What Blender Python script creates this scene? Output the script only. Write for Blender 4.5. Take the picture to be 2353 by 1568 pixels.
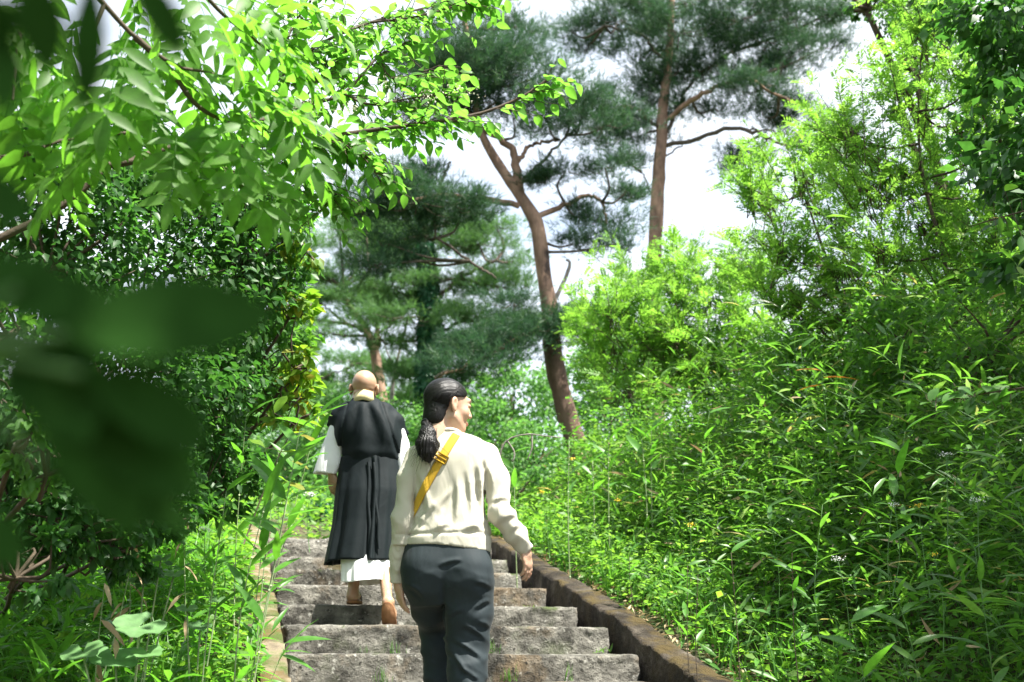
import bpy, bmesh, math, random
import numpy as np
from mathutils import Vector, Matrix

for o in list(bpy.data.objects):
    bpy.data.objects.remove(o, do_unlink=True)
scene = bpy.context.scene
COL = scene.collection
rng = np.random.default_rng(7)
random.seed(7)

# ------------------------------------------------------------------ camera
CAM_Z = 1.68
FPX = 2614.0                       # focal length in pixels of a 2353 px wide view
PITCH = math.atan(716 / FPX)
YAW = math.radians(14.2)           # camera looks this far to the right of the stairs (+Y)
cam_data = bpy.data.cameras.new('camera')
cam_data.sensor_width = 36.0
cam_data.lens = 36.0 * FPX / 2353.0
cam_data.clip_start = 0.05
cam_data.clip_end = 2000.0
cam_data.dof.use_dof = True
cam_data.dof.focus_distance = 5.75
cam_data.dof.aperture_fstop = 2.8
cam_data.dof.aperture_blades = 9
cam = bpy.data.objects.new('camera', cam_data)
COL.objects.link(cam)
cam.location = (0, 0, CAM_Z)
cam.rotation_euler = (math.radians(90) + PITCH, 0, -YAW)
scene.camera = cam

# ------------------------------------------------------------------ sun, sky, exposure
SUN_EL = math.radians(64)
SUN_AZ = math.atan2(0.74, -0.60)     # clockwise from +Y: the sun stands to the right and behind
sun_dir = Vector((math.sin(SUN_AZ) * math.cos(SUN_EL), math.cos(SUN_AZ) * math.cos(SUN_EL), math.sin(SUN_EL)))
sd = bpy.data.lights.new('sun', 'SUN')
sd.energy = 5.0
sd.angle = math.radians(0.55)
sd.color = (1.0, 0.955, 0.88)
sun = bpy.data.objects.new('sun', sd)
COL.objects.link(sun)
sun.rotation_euler = sun_dir.to_track_quat('Z', 'Y').to_euler()
sun.location = (6, -4, 20)

world = bpy.data.worlds.new('World')
scene.world = world
world.use_nodes = True
wn = world.node_tree.nodes
wl = world.node_tree.links
wn.clear()
w_out = wn.new('ShaderNodeOutputWorld')
w_bg = wn.new('ShaderNodeBackground')
w_sky = wn.new('ShaderNodeTexSky')
w_sky.sky_type = 'NISHITA'
w_sky.sun_disc = False
w_sky.sun_elevation = SUN_EL
w_sky.sun_rotation = SUN_AZ
w_sky.altitude = 200
w_sky.dust_density = 2.0
w_tc = wn.new('ShaderNodeTexCoord')
w_map = wn.new('ShaderNodeMapping')
w_map.inputs['Scale'].default_value = (1.6, 1.6, 3.2)
w_no = wn.new('ShaderNodeTexNoise')
w_no.inputs['Scale'].default_value = 2.3
w_no.inputs['Detail'].default_value = 7
w_no.inputs['Roughness'].default_value = 0.55
w_ramp = wn.new('ShaderNodeValToRGB')
w_ramp.color_ramp.elements[0].position = 0.30
w_ramp.color_ramp.elements[0].color = (0.5, 0.5, 0.5, 1)
w_ramp.color_ramp.elements[1].position = 0.58
w_ramp.color_ramp.elements[1].color = (1, 1, 1, 1)
w_mix = wn.new('ShaderNodeMixRGB')
w_mix.inputs['Color2'].default_value = (3.9, 4.2, 4.55, 1)     # bright thin summer cloud
w_bg.inputs['Strength'].default_value = 0.10
wl.new(w_tc.outputs['Generated'], w_map.inputs['Vector'])
wl.new(w_map.outputs['Vector'], w_no.inputs['Vector'])
wl.new(w_no.outputs['Fac'], w_ramp.inputs['Fac'])
wl.new(w_ramp.outputs['Color'], w_mix.inputs['Fac'])
wl.new(w_sky.outputs['Color'], w_mix.inputs['Color1'])
wl.new(w_mix.outputs['Color'], w_bg.inputs['Color'])
wl.new(w_bg.outputs['Background'], w_out.inputs['Surface'])

scene.view_settings.view_transform = 'Standard'
scene.view_settings.look = 'None'
scene.view_settings.exposure = 1.85
scene.view_settings.gamma = 1.0
scene.view_settings.use_curve_mapping = False

scene.render.engine = 'CYCLES'
scene.cycles.max_bounces = 8
scene.cycles.diffuse_bounces = 4
scene.cycles.glossy_bounces = 2
scene.cycles.transmission_bounces = 6
scene.cycles.use_denoising = True
try:
    scene.cycles.denoiser = 'OPENIMAGEDENOISE'
    scene.cycles.denoising_prefilter = 'ACCURATE'
except Exception:
    pass
scene.cycles.caustics_reflective = False
scene.cycles.caustics_refractive = False
scene.cycles.sample_clamp_indirect = 6.0

# ------------------------------------------------------------------ geometry of the view
def ray(x, y):
    u = (x - 1176.5) / FPX
    v = (784 - y) / FPX
    X = u
    Y = -v * math.sin(PITCH) + math.cos(PITCH)
    Z = v * math.cos(PITCH) + math.sin(PITCH)
    return np.array([X * math.cos(YAW) + Y * math.sin(YAW), -X * math.sin(YAW) + Y * math.cos(YAW), Z])

def at(x, y, D):
    """the world point seen at photo position x, y at horizontal distance D from the camera"""
    r = ray(x, y)
    return np.array([0, 0, CAM_Z]) + r * (D / math.hypot(r[0], r[1]))

def smooth(a, b, x):
    t = np.clip((x - a) / (b - a), 0, 1)
    return t * t * (3 - 2 * t)

STAIR_L, STAIR_R = 0.39, 2.49
STEP_Y = [3.55, 4.17, 4.80, 5.45, 6.09, 6.71, 7.23, 7.88, 8.62, 9.34, 9.91, 10.59, 11.15]
STEP_Z = [-.80, -.64, -.48, -.32, -.16, -.004, .160, .312, .485, .648, .790, .956, 1.055]
STEP_Z = [z + CAM_Z for z in STEP_Z]

def nose(y):
    y = np.asarray(y, float)
    z = np.interp(y, [-30] + STEP_Y + [16, 60, 200], [STEP_Z[0] - .25 * 33.55] + STEP_Z + [STEP_Z[-1] + .75, STEP_Z[-1] + 7.5, STEP_Z[-1] + 22])
    return z

def vnoise(x, y, s, seed=0):
    """cheap smooth 2-D noise from sines"""
    r = np.random.default_rng(seed)
    v = 0
    for k in range(6):
        a = r.uniform(0, 6.28)
        f = r.uniform(.6, 1.7) / s
        v = v + np.sin((x * math.cos(a) + y * math.sin(a)) * f * 6.28 + r.uniform(0, 6.28))
    return v / 6

def ground_z(x, y):
    x = np.asarray(x, float)
    y = np.asarray(y, float)
    z = nose(y)
    on = (x > STAIR_L - .1) & (x < STAIR_R + .2)
    rt = np.clip(x - 2.8, 0, None)
    bank = smooth(0, 1.2, rt) * rt * 0.42
    bank = np.minimum(bank, 2.4 + .1 * rt) * (1 - .85 * smooth(9.5, 15, y))
    lf = np.clip(.2 - x, 0, None)
    lb = -.10 * smooth(0, .3, lf) + smooth(1.2, 4, lf) * .25 * (lf - 1)
    rough = .05 * vnoise(x, y, 1.3, 3) + .03 * vnoise(x, y, .45, 4)
    k = smooth(0, .6, np.maximum(rt, lf))
    top = smooth(11.4, 14, y)
    return z + bank + lb + rough * np.maximum(k, top) - .22 * on * (1 - top)

# ------------------------------------------------------------------ mesh helpers
def mesh_from(name, V, F, smooth_shade=False, attrs=None):
    """V (n,3); F list of index arrays (each (m,k)) or one array"""
    me = bpy.data.meshes.new(name)
    V = np.ascontiguousarray(V, dtype=np.float32)
    if isinstance(F, np.ndarray):
        F = [F]
    F = [np.ascontiguousarray(f, dtype=np.int32) for f in F if len(f)]
    nl = sum(f.size for f in F)
    npoly = sum(len(f) for f in F)
    me.vertices.add(len(V))
    me.vertices.foreach_set('co', V.ravel())
    me.loops.add(nl)
    me.loops.foreach_set('vertex_index', np.concatenate([f.ravel() for f in F]))
    me.polygons.add(npoly)
    tot = np.concatenate([np.full(len(f), f.shape[1], np.int32) for f in F])
    st = np.concatenate([[0], np.cumsum(tot)[:-1]]).astype(np.int32)
    me.polygons.foreach_set('loop_start', st)
    me.polygons.foreach_set('loop_total', tot)
    if smooth_shade:
        me.polygons.foreach_set('use_smooth', np.ones(npoly, bool))
    if attrs:
        for k, a in attrs.items():
            at_ = me.attributes.new(k, 'FLOAT', 'POINT')
            at_.data.foreach_set('value', np.ascontiguousarray(a, np.float32))
    me.update(calc_edges=True)
    return me

def link(name, me, mat=None, parent=None, loc=None):
    o = bpy.data.objects.new(name, me)
    COL.objects.link(o)
    if mat is not None and me is not None:
        if len(me.materials) == 0:
            me.materials.append(mat)
    if parent is not None:
        o.parent = parent
    if loc is not None:
        o.location = loc
    return o

def empty(name, loc=(0, 0, 0), rz=0):
    o = bpy.data.objects.new(name, None)
    o.empty_display_size = .2
    COL.objects.link(o)
    o.location = loc
    o.rotation_euler = (0, 0, rz)
    return o

def tag(o, label=None, cat=None, group=None, kind=None):
    if label: o['label'] = label
    if cat: o['category'] = cat
    if group: o['group'] = group
    if kind: o['kind'] = kind
    return o

class Geo:
    """collects pieces into one mesh"""
    def __init__(self):
        self.V, self.F3, self.F4, self.A, self.n = [], [], [], [], 0
    def add(self, V, F, a=0.0):
        V = np.asarray(V, float).reshape(-1, 3)
        F = np.asarray(F, int)
        if F.ndim == 2 and len(F):
            (self.F3 if F.shape[1] == 3 else self.F4).append(F + self.n)
        self.V.append(V)
        self.A.append(np.full(len(V), a) if np.isscalar(a) else np.asarray(a, float))
        self.n += len(V)
    def tube(self, pts, rad, seg=8, a=0.0, cap=True, wob=0.0):
        pts = np.asarray(pts, float)
        n = len(pts)
        rad = np.broadcast_to(np.asarray(rad, float), (n,))
        T = np.gradient(pts, axis=0)
        T /= np.linalg.norm(T, axis=1)[:, None] + 1e-9
        up = np.array([0.0, 0, 1]) if abs(T[0][2]) < .9 else np.array([1.0, 0, 0])
        N = np.zeros_like(T)
        v = np.cross(T[0], up); v /= np.linalg.norm(v)
        for i in range(n):
            v = v - T[i] * np.dot(v, T[i])
            v /= np.linalg.norm(v) + 1e-9
            N[i] = v
        B = np.cross(T, N)
        ang = np.linspace(0, 2 * math.pi, seg, endpoint=False)
        w = 1 + wob * rng.normal(size=(n, seg)) if wob else 1
        ring = (N[:, None, :] * np.cos(ang)[None, :, None] + B[:, None, :] * np.sin(ang)[None, :, None]) * (rad[:, None] * w * np.ones((n, seg)))[:, :, None] + pts[:, None, :]
        i, j = np.meshgrid(np.arange(n - 1), np.arange(seg), indexing='ij')
        j2 = (j + 1) % seg
        F = np.stack([i * seg + j, i * seg + j2, (i + 1) * seg + j2, (i + 1) * seg + j], -1).reshape(-1, 4)
        base = self.n
        self.add(ring.reshape(-1, 3), F, a)
        if cap:
            c = np.arange(seg)
            for r0, p in ((0, pts[0]), ((n - 1) * seg, pts[-1])):
                self.V.append(p[None]); self.A.append(np.full(1, float(np.mean(a))))
                tri = np.stack([base + r0 + c, base + r0 + (c + 1) % seg, np.full(seg, self.n)], -1)
                self.F3.append(tri)
                self.n += 1
    def mesh(self, name, smooth_shade=False):
        V = np.concatenate(self.V)
        A = np.concatenate(self.A)
        F = []
        if self.F3: F.append(np.concatenate(self.F3))
        if self.F4: F.append(np.concatenate(self.F4))
        return mesh_from(name, V, F, smooth_shade, {'rnd': A})

def spline(pts, n):
    """Catmull-Rom through control points"""
    P = np.asarray(pts, float)
    if len(P) == 2:
        t = np.linspace(0, 1, n)[:, None]
        return P[0] * (1 - t) + P[1] * t
    P = np.vstack([2 * P[0] - P[1], P, 2 * P[-1] - P[-2]])
    m = len(P) - 3
    out = []
    for t in np.linspace(0, m - 1e-6, n):
        i = int(t); f = t - i
        p0, p1, p2, p3 = P[i:i + 4]
        out.append(.5 * (2 * p1 + (p2 - p0) * f + (2 * p0 - 5 * p1 + 4 * p2 - p3) * f * f + (3 * p1 - p0 - 3 * p2 + p3) * f ** 3))
    return np.array(out)

# ---- rotations for scattered pieces: frame from direction d (piece's +Y) and rough normal n (piece's +Z)
def frames(d, n):
    d = d / (np.linalg.norm(d, axis=1)[:, None] + 1e-9)
    x = np.cross(d, n)
    x /= np.linalg.norm(x, axis=1)[:, None] + 1e-9
    z = np.cross(x, d)
    return np.stack([x, d, z], -1)          # columns = piece axes

def unit(v):
    return v / (np.linalg.norm(v, axis=-1, keepdims=True) + 1e-9)

def scatter(T, pos, R, sc, rnd=None):
    """T=(V,F) template; returns V,F,attr"""
    tv, tf = T
    N = len(pos)
    sc = np.asarray(sc, float)
    if sc.ndim == 0: sc = np.full((N, 1), float(sc))
    if sc.ndim == 1: sc = sc[:, None]
    if sc.shape[1] == 1: sc = np.repeat(sc, 3, 1)
    V = np.einsum('nij,nkj->nki', R, tv[None] * sc[:, None, :]) + pos[:, None, :]
    F = (tf[None] + (np.arange(N) * len(tv))[:, None, None]).reshape(-1, tf.shape[1])
    if rnd is None: rnd = rng.random(N)
    A = np.repeat(rnd, len(tv))
    return V.reshape(-1, 3), F, A

# ---- leaf templates: lie in XY, point along +Y, length 1
def leaf_template(w=.45, droop=.12, fold=.10, rows=4, tip=.0, belly=.42, wave=0.0):
    ts = np.linspace(0, 1, rows + 2)
    V, F = [], []
    for i, t in enumerate(ts):
        half = .5 * w * (math.sin(math.pi * t ** (math.log(.5) / math.log(belly))) ** (.85)) if 0 < t < 1 else 0
        half *= (1 - tip * t)
        z = -droop * t * t
        if half == 0:
            V.append((0, t, z))
        else:
            V += [(-half, t, z + fold * half * 2 + wave * math.sin(9 * t)), (0, t, z), (half, t, z + fold * half * 2 - wave * math.sin(9 * t))]
    # tip/base triangles + rows, all as triangles
    F.append((0, 2, 1)); F.append((0, 3, 2))
    for r in range(rows - 1):
        a = 1 + 3 * r; b = a + 3
        F += [(a, a + 1, b + 1), (a, b + 1, b), (a + 1, a + 2, b + 2), (a + 1, b + 2, b + 1)]
    a = 1 + 3 * (rows - 1); e = a + 3
    F += [(a, a + 1, e), (a + 1, a + 2, e)]
    return np.array(V, float), np.array(F, int)

LEAF_OV = leaf_template(.64, .18, .16, 4, .30, .46)         # ovate
LEAF_LOW = leaf_template(.52, .14, .14, 2, .0, .42)        # cheap ovate
LEAF_LANCE = leaf_template(.16, .30, .18, 2, .0, .38)      # bamboo
LEAF_LANCE2 = leaf_template(.19, .10, .20, 3, .0, .36)
LEAF_ELL = leaf_template(.42, .20, .12, 5, .32, .47)        # elliptic leaflet
LEAF_FINE = (np.array([(-.13, .42, .02), (0, 0, 0), (.13, .42, .02), (0, 1, -.08)], float), np.array([(1, 2, 0), (0, 2, 3)], int))
def leaf_mid(w, fold, droop, belly=.42):
    return (np.array([(0, 0, 0), (-w / 2, belly, fold), (0, belly, -.02), (w / 2, belly, fold), (0, 1, -droop)], float), np.array([(0, 2, 1), (0, 3, 2), (1, 2, 4), (2, 3, 4)], int))
LEAF_MID = leaf_mid(.58, .07, .16)
LEAF_MIDL = leaf_mid(.20, .03, .12, .38)
LEAF_QUAD = (np.array([(-.30, .45, .05), (0, 0, 0), (.30, .45, .05), (0, 1, -.12)], float), np.array([(1, 2, 0), (0, 2, 3)], int))
NEEDLE = (np.array([(-.028, 0, 0), (.028, 0, 0), (0, 1, 0)], float), np.array([(0, 1, 2)], int))

def blade_template(bend=.5, rows=4, w=.035):
    V, F = [], []
    for i in range(rows + 1):
        t = i / rows
        half = w * (1 - t ** 2.2) * .5 + .0008
        y = bend * t * t
        V += [(-half, y, t * (1 - .25 * bend * t)), (half, y, t * (1 - .25 * bend * t))]
    for i in range(rows):
        a = 2 * i
        F.append((a, a + 1, a + 3, a + 2))
    return np.array(V, float), np.array(F, int)
# ------------------------------------------------------------------ materials
def new_mat(name):
    m = bpy.data.materials.new(name)
    m.use_nodes = True
    nt = m.node_tree
    nt.nodes.clear()
    out = nt.nodes.new('ShaderNodeOutputMaterial')
    return m, nt, out

def nd(nt, t, **kw):
    n = nt.nodes.new(t)
    for k, v in kw.items():
        if k in n.inputs: n.inputs[k].default_value = v
        else: setattr(n, k, v)
    return n

def ramp(nt, stops):
    r = nt.nodes.new('ShaderNodeValToRGB')
    e = r.color_ramp.elements
    e[0].position, e[0].color = stops[0][0], (*stops[0][1], 1)
    e[1].position, e[1].color = stops[-1][0], (*stops[-1][1], 1)
    for p, c in stops[1:-1]:
        x = e.new(p); x.color = (*c, 1)
    return r

def leaf_mat(name, cols, trans, fac=.45, rough=.45, spec=.35, vein=True):
    """cols: colour stops over a per-leaf random number; trans: multiplier that tints light passing through"""
    m, nt, out = new_mat(name)
    L = nt.links.new
    att = nd(nt, 'ShaderNodeAttribute', attribute_name='rnd')
    oi = nd(nt, 'ShaderNodeObjectInfo')
    ad = nd(nt, 'ShaderNodeMath', operation='ADD')
    fr = nd(nt, 'ShaderNodeMath', operation='FRACT')
    L(att.outputs['Fac'], ad.inputs[0]); L(oi.outputs['Random'], ad.inputs[1]); L(ad.outputs[0], fr.inputs[0])
    n = len(cols)
    r = ramp(nt, [(i / (n - 1) if not isinstance(c[0], tuple) else c[1], c if not isinstance(c[0], tuple) else c[0]) for i, c in enumerate(cols)])
    L(fr.outputs[0], r.inputs['Fac'])
    geo = nd(nt, 'ShaderNodeNewGeometry')
    no = nd(nt, 'ShaderNodeTexNoise', Scale=28.0, Detail=2.0)
    L(geo.outputs['Position'], no.inputs['Vector'])
    va = nd(nt, 'ShaderNodeMapRange')
    va.inputs['From Min'].default_value = .3; va.inputs['From Max'].default_value = .7
    va.inputs['To Min'].default_value = .82; va.inputs['To Max'].default_value = 1.18
    L(no.outputs['Fac'], va.inputs['Value'])
    mul = nd(nt, 'ShaderNodeVectorMath', operation='MULTIPLY')
    L(r.outputs['Color'], mul.inputs[0])
    L(va.outputs['Result'], mul.inputs[1])
    bs = nd(nt, 'ShaderNodeBsdfPrincipled', Roughness=rough)
    bs.inputs['Specular IOR Level'].default_value = spec
    L(mul.outputs['Vector'], bs.inputs['Base Color'])
    tm = nd(nt, 'ShaderNodeVectorMath', operation='MULTIPLY')
    tm.inputs[1].default_value = trans
    L(mul.outputs['Vector'], tm.inputs[0])
    tr = nd(nt, 'ShaderNodeBsdfTranslucent')
    L(tm.outputs['Vector'], tr.inputs['Color'])
    mx = nd(nt, 'ShaderNodeMixShader')
    mx.inputs[0].default_value = fac
    L(bs.outputs[0], mx.inputs[1]); L(tr.outputs[0], mx.inputs[2])
    L(mx.outputs[0], out.inputs['Surface'])
    return m

def rough_mat(name, stops, scale=6.0, detail=6.0, rough=.9, bump=.4, bscale=40.0, stretch=(1, 1, 1), extra=None, spec=.3, coords='Object', bdist=.02):
    """noise-coloured rough surface; extra=(colour, scale, lo, hi, upward) lays patches of moss or stain"""
    m, nt, out = new_mat(name)
    L = nt.links.new
    tc = nd(nt, 'ShaderNodeTexCoord')
    mp = nd(nt, 'ShaderNodeMapping')
    mp.inputs['Scale'].default_value = stretch
    if coords == 'Position':
        g0 = nd(nt, 'ShaderNodeNewGeometry')
        L(g0.outputs['Position'], mp.inputs['Vector'])
    else:
        L(tc.outputs[coords], mp.inputs['Vector'])
    n1 = nd(nt, 'ShaderNodeTexNoise', Scale=scale, Detail=detail, Roughness=.62)
    L(mp.outputs[0], n1.inputs['Vector'])
    r = ramp(nt, stops)
    L(n1.outputs['Fac'], r.inputs['Fac'])
    col = r.outputs['Color']
    if extra:
        for (ec, es, lo, hi, upw) in extra:
            n2 = nd(nt, 'ShaderNodeTexNoise', Scale=es, Detail=5.0, Roughness=.65)
            L(mp.outputs[0], n2.inputs['Vector'])
            mr = nd(nt, 'ShaderNodeMapRange')
            mr.inputs['From Min'].default_value = lo; mr.inputs['From Max'].default_value = hi
            L(n2.outputs['Fac'], mr.inputs['Value'])
            f = mr.outputs['Result']
            if upw:
                g = nd(nt, 'ShaderNodeNewGeometry')
                sp = nd(nt, 'ShaderNodeSeparateXYZ')
                L(g.outputs['Normal'], sp.inputs[0])
                mr2 = nd(nt, 'ShaderNodeMapRange')
                mr2.inputs['From Min'].default_value = .2; mr2.inputs['From Max'].default_value = .8
                mr2.inputs['To Min'].default_value = 1 - upw
                L(sp.outputs['Z'], mr2.inputs['Value'])
                mm = nd(nt, 'ShaderNodeMath', operation='MULTIPLY')
                L(f, mm.inputs[0]); L(mr2.outputs['Result'], mm.inputs[1])
                f = mm.outputs[0]
            mx = nd(nt, 'ShaderNodeMixRGB')
            mx.inputs['Color2'].default_value = (*ec, 1)
            L(f, mx.inputs['Fac']); L(col, mx.inputs['Color1'])
            col = mx.outputs['Color']
    bs = nd(nt, 'ShaderNodeBsdfPrincipled', Roughness=rough)
    bs.inputs['Specular IOR Level'].default_value = spec
    L(col, bs.inputs['Base Color'])
    n3 = nd(nt, 'ShaderNodeTexNoise', Scale=bscale, Detail=6.0, Roughness=.7)
    L(mp.outputs[0], n3.inputs['Vector'])
    bp = nd(nt, 'ShaderNodeBump', Strength=bump, Distance=bdist)
    L(n3.outputs['Fac'], bp.inputs['Height'])
    L(bp.outputs[0], bs.inputs['Normal'])
    L(bs.outputs[0], out.inputs['Surface'])
    return m

def cloth_mat(name, col, col2, rough=.85, sheen=.2, weave=900.0, wrinkle=.25, wscale=9.0, spec=.25):
    m, nt, out = new_mat(name)
    L = nt.links.new
    tc = nd(nt, 'ShaderNodeTexCoord')
    n1 = nd(nt, 'ShaderNodeTexNoise', Scale=14.0, Detail=5.0)
    L(tc.outputs['Object'], n1.inputs['Vector'])
    r = ramp(nt, [(.3, col), (.7, col2)])
    L(n1.outputs['Fac'], r.inputs['Fac'])
    bs = nd(nt, 'ShaderNodeBsdfPrincipled', Roughness=rough)
    bs.inputs['Specular IOR Level'].default_value = spec
    bs.inputs['Sheen Weight'].default_value = sheen
    bs.inputs['Sheen Roughness'].default_value = .5
    L(r.outputs['Color'], bs.inputs['Base Color'])
    mp = nd(nt, 'ShaderNodeMapping')
    mp.inputs['Scale'].default_value = (1, 1, .45)
    L(tc.outputs['Object'], mp.inputs['Vector'])
    n2 = nd(nt, 'ShaderNodeTexNoise', Scale=wscale, Detail=3.0, Distortion=.8)
    L(mp.outputs[0], n2.inputs['Vector'])
    n3 = nd(nt, 'ShaderNodeTexNoise', Scale=weave, Detail=1.0)
    L(tc.outputs['Object'], n3.inputs['Vector'])
    b1 = nd(nt, 'ShaderNodeBump', Strength=wrinkle, Distance=.03)
    L(n2.outputs['Fac'], b1.inputs['Height'])
    b2 = nd(nt, 'ShaderNodeBump', Strength=.12, Distance=.002)
    L(n3.outputs['Fac'], b2.inputs['Height'])
    L(b1.outputs[0], b2.inputs['Normal'])
    L(b2.outputs[0], bs.inputs['Normal'])
    L(bs.outputs[0], out.inputs['Surface'])
    return m

M = {}
# foliage: reflectance stops, then what comes through the leaf
M['walnut'] = leaf_mat('leaf_walnut', [(.055, .135, .018), (.09, .20, .028), (.07, .17, .022), (.10, .22, .04)], (2.5, 2.75, 1.5), .55, .5)
M['viburnum'] = leaf_mat('leaf_viburnum', [(.06, .145, .03), (.095, .205, .04), (.08, .175, .03), (.10, .215, .045)], (2.4, 2.75, 1.5), .55, .42)
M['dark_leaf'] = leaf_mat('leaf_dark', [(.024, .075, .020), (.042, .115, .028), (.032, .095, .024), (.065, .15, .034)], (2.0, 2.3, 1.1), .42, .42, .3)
M['mid_leaf'] = leaf_mat('leaf_mid', [(.045, .125, .022), (.07, .17, .03), (.055, .145, .028), (.09, .195, .032)], (2.6, 2.7, 1.3), .48, .45)
M['yellow_leaf'] = leaf_mat('leaf_yellow', [(.09, .20, .022), (.13, .23, .025), (.10, .21, .02), (.26, .22, .03)], (2.2, 2.2, 1.2), .5, .5)
M['feather'] = leaf_mat('leaf_feather', [(.085, .19, .04), (.13, .255, .05), (.10, .225, .04), (.155, .28, .06)], (2.3, 2.3, 1.2), .5, .5)
M['sasa'] = leaf_mat('leaf_sasa', [(.044, .122, .024), (.070, .17, .032), (.055, .148, .028), ((.095, .205, .036), .80), ((.11, .17, .09), .88), ((.09, .15, .075), .965), ((.30, .24, .13), 1.0)], (2.5, 2.5, 1.2), .45, .36, .45)
M['sasa_young'] = leaf_mat('leaf_sasa_young', [(.055, .17, .022), (.08, .22, .03), (.07, .19, .025)], (2.3, 2.4, 1.2), .45, .4)
M['weed'] = leaf_mat('leaf_weed', [(.065, .155, .025), (.105, .22, .035), (.085, .185, .03), (.14, .255, .045)], (2.5, 2.5, 1.2), .48, .5)
M['grass'] = leaf_mat('leaf_grass', [(.05, .15, .022), (.08, .21, .03), (.10, .22, .05), (.065, .18, .03)], (2.1, 2.2, 1.2), .42, .45)
M['butterbur'] = leaf_mat('leaf_butterbur', [(.09, .20, .07), (.12, .23, .09), (.10, .22, .06)], (1.6, 1.8, 1.0), .35, .55)
M['dry'] = leaf_mat('leaf_dry', [(.38, .30, .18), (.48, .39, .25), (.30, .21, .12), (.44, .35, .21)], (1.1, 1.0, .8), .25, .7, .2)
M['rust'] = leaf_mat('leaf_rust', [(.42, .14, .015), (.45, .22, .02), (.40, .12, .02)], (1.4, 1.2, .7), .35, .5)
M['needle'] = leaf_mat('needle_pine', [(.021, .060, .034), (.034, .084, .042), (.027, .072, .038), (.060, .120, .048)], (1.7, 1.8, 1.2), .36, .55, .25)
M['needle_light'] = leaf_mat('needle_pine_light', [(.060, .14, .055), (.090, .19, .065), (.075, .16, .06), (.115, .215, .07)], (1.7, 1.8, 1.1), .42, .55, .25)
M['ivy'] = leaf_mat('leaf_ivy', [(.02, .085, .04), (.03, .12, .05), (.025, .10, .045)], (1.6, 1.9, 1.1), .35, .45)
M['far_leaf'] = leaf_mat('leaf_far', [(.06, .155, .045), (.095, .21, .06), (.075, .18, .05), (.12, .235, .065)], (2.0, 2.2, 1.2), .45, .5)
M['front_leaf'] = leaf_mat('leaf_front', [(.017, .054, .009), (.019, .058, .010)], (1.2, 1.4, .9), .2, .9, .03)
M['white_petal'] = leaf_mat('petal_white', [(.75, .76, .72), (.82, .82, .78)], (.9, .9, .9), .3, .6)
M['pale_petal'] = leaf_mat('petal_cream', [(.55, .55, .40), (.62, .60, .45)], (.9, .9, .9), .3, .6)
M['yellow_petal'] = leaf_mat('petal_yellow', [(.75, .55, .03), (.8, .6, .05)], (.9, .9, .9), .3, .6)

M['stem'] = rough_mat('stem_green', [(.3, (.05, .13, .03)), (.7, (.09, .19, .05))], 20, rough=.5, bump=.1)
M['stem_pale'] = rough_mat('stem_pale', [(.3, (.16, .24, .10)), (.7, (.28, .33, .18))], 20, rough=.5, bump=.1)
M['twig'] = rough_mat('twig_brown', [(.3, (.045, .032, .022)), (.7, (.10, .075, .05))], 18, rough=.8, bump=.3)
M['bark_grey'] = rough_mat('bark_grey', [(.3, (.05, .04, .03)), (.55, (.11, .09, .07)), (.75, (.19, .16, .13))], 9, stretch=(1, 1, .35), rough=.95, bump=.8, bscale=16)
M['bark_dead'] = rough_mat('bark_dead', [(.3, (.16, .14, .12)), (.7, (.33, .30, .27))], 9, stretch=(1, 1, .3), rough=.9, bump=.5)
M['bark_pine'] = rough_mat('bark_pine', [(.25, (.08, .052, .04)), (.45, (.22, .14, .10)), (.62, (.36, .23, .16)), (.8, (.46, .33, .24))], 4.5, stretch=(1, 1, .4), rough=.9, bump=1.0, bscale=9, extra=[((.045, .032, .028), 2.6, .58, .66, 0)])
M['bark_pine_low'] = rough_mat('bark_pine_low', [(.25, (.045, .03, .025)), (.5, (.12, .075, .055)), (.75, (.20, .13, .10))], 5, stretch=(1, 1, .45), rough=.95, bump=1.0, bscale=9)
M['stone'] = rough_mat('granite_steps', [(.28, (.05, .047, .04)), (.43, (.155, .147, .126)), (.58, (.26, .248, .213)), (.74, (.42, .40, .345))], 9, detail=10, rough=.92, bump=1.0, bscale=34, coords='Position', bdist=.05,
                       extra=[((.03, .028, .023), 2.2, .48, .64, 0), ((.26, .19, .115), 1.7, .54, .70, 0), ((.03, .028, .024), 34, .57, .68, 0), ((.46, .45, .40), 19, .60, .68, 0), ((.07, .10, .025), 3.1, .57, .68, .6)])
M['kerb'] = rough_mat('kerb_mossy', [(.25, (.09, .07, .05)), (.5, (.27, .22, .15)), (.75, (.42, .36, .27))], 8, detail=9, rough=.95, bump=.9, bscale=50, coords='Position',
                      extra=[((.11, .075, .025), 3.2, .46, .62, 0), ((.06, .085, .018), 4.0, .48, .62, .4)])
M['wall'] = rough_mat('wall_mossy', [(.25, (.022, .017, .012)), (.5, (.075, .060, .044)), (.75, (.20, .17, .135))], 6, detail=9, rough=.95, bump=1.0, bscale=30, coords='Position', bdist=.05,
                      extra=[((.022, .016, .010), 2.3, .44, .60, 0), ((.085, .060, .020), 3.6, .48, .60, .7)])
M['soil'] = rough_mat('soil', [(.25, (.03, .022, .014)), (.5, (.075, .055, .035)), (.75, (.14, .105, .07))], 5, detail=8, rough=1, bump=.8, bscale=22, coords='Position', extra=[((.035, .07, .015), .9, .46, .60, 0)])

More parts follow.
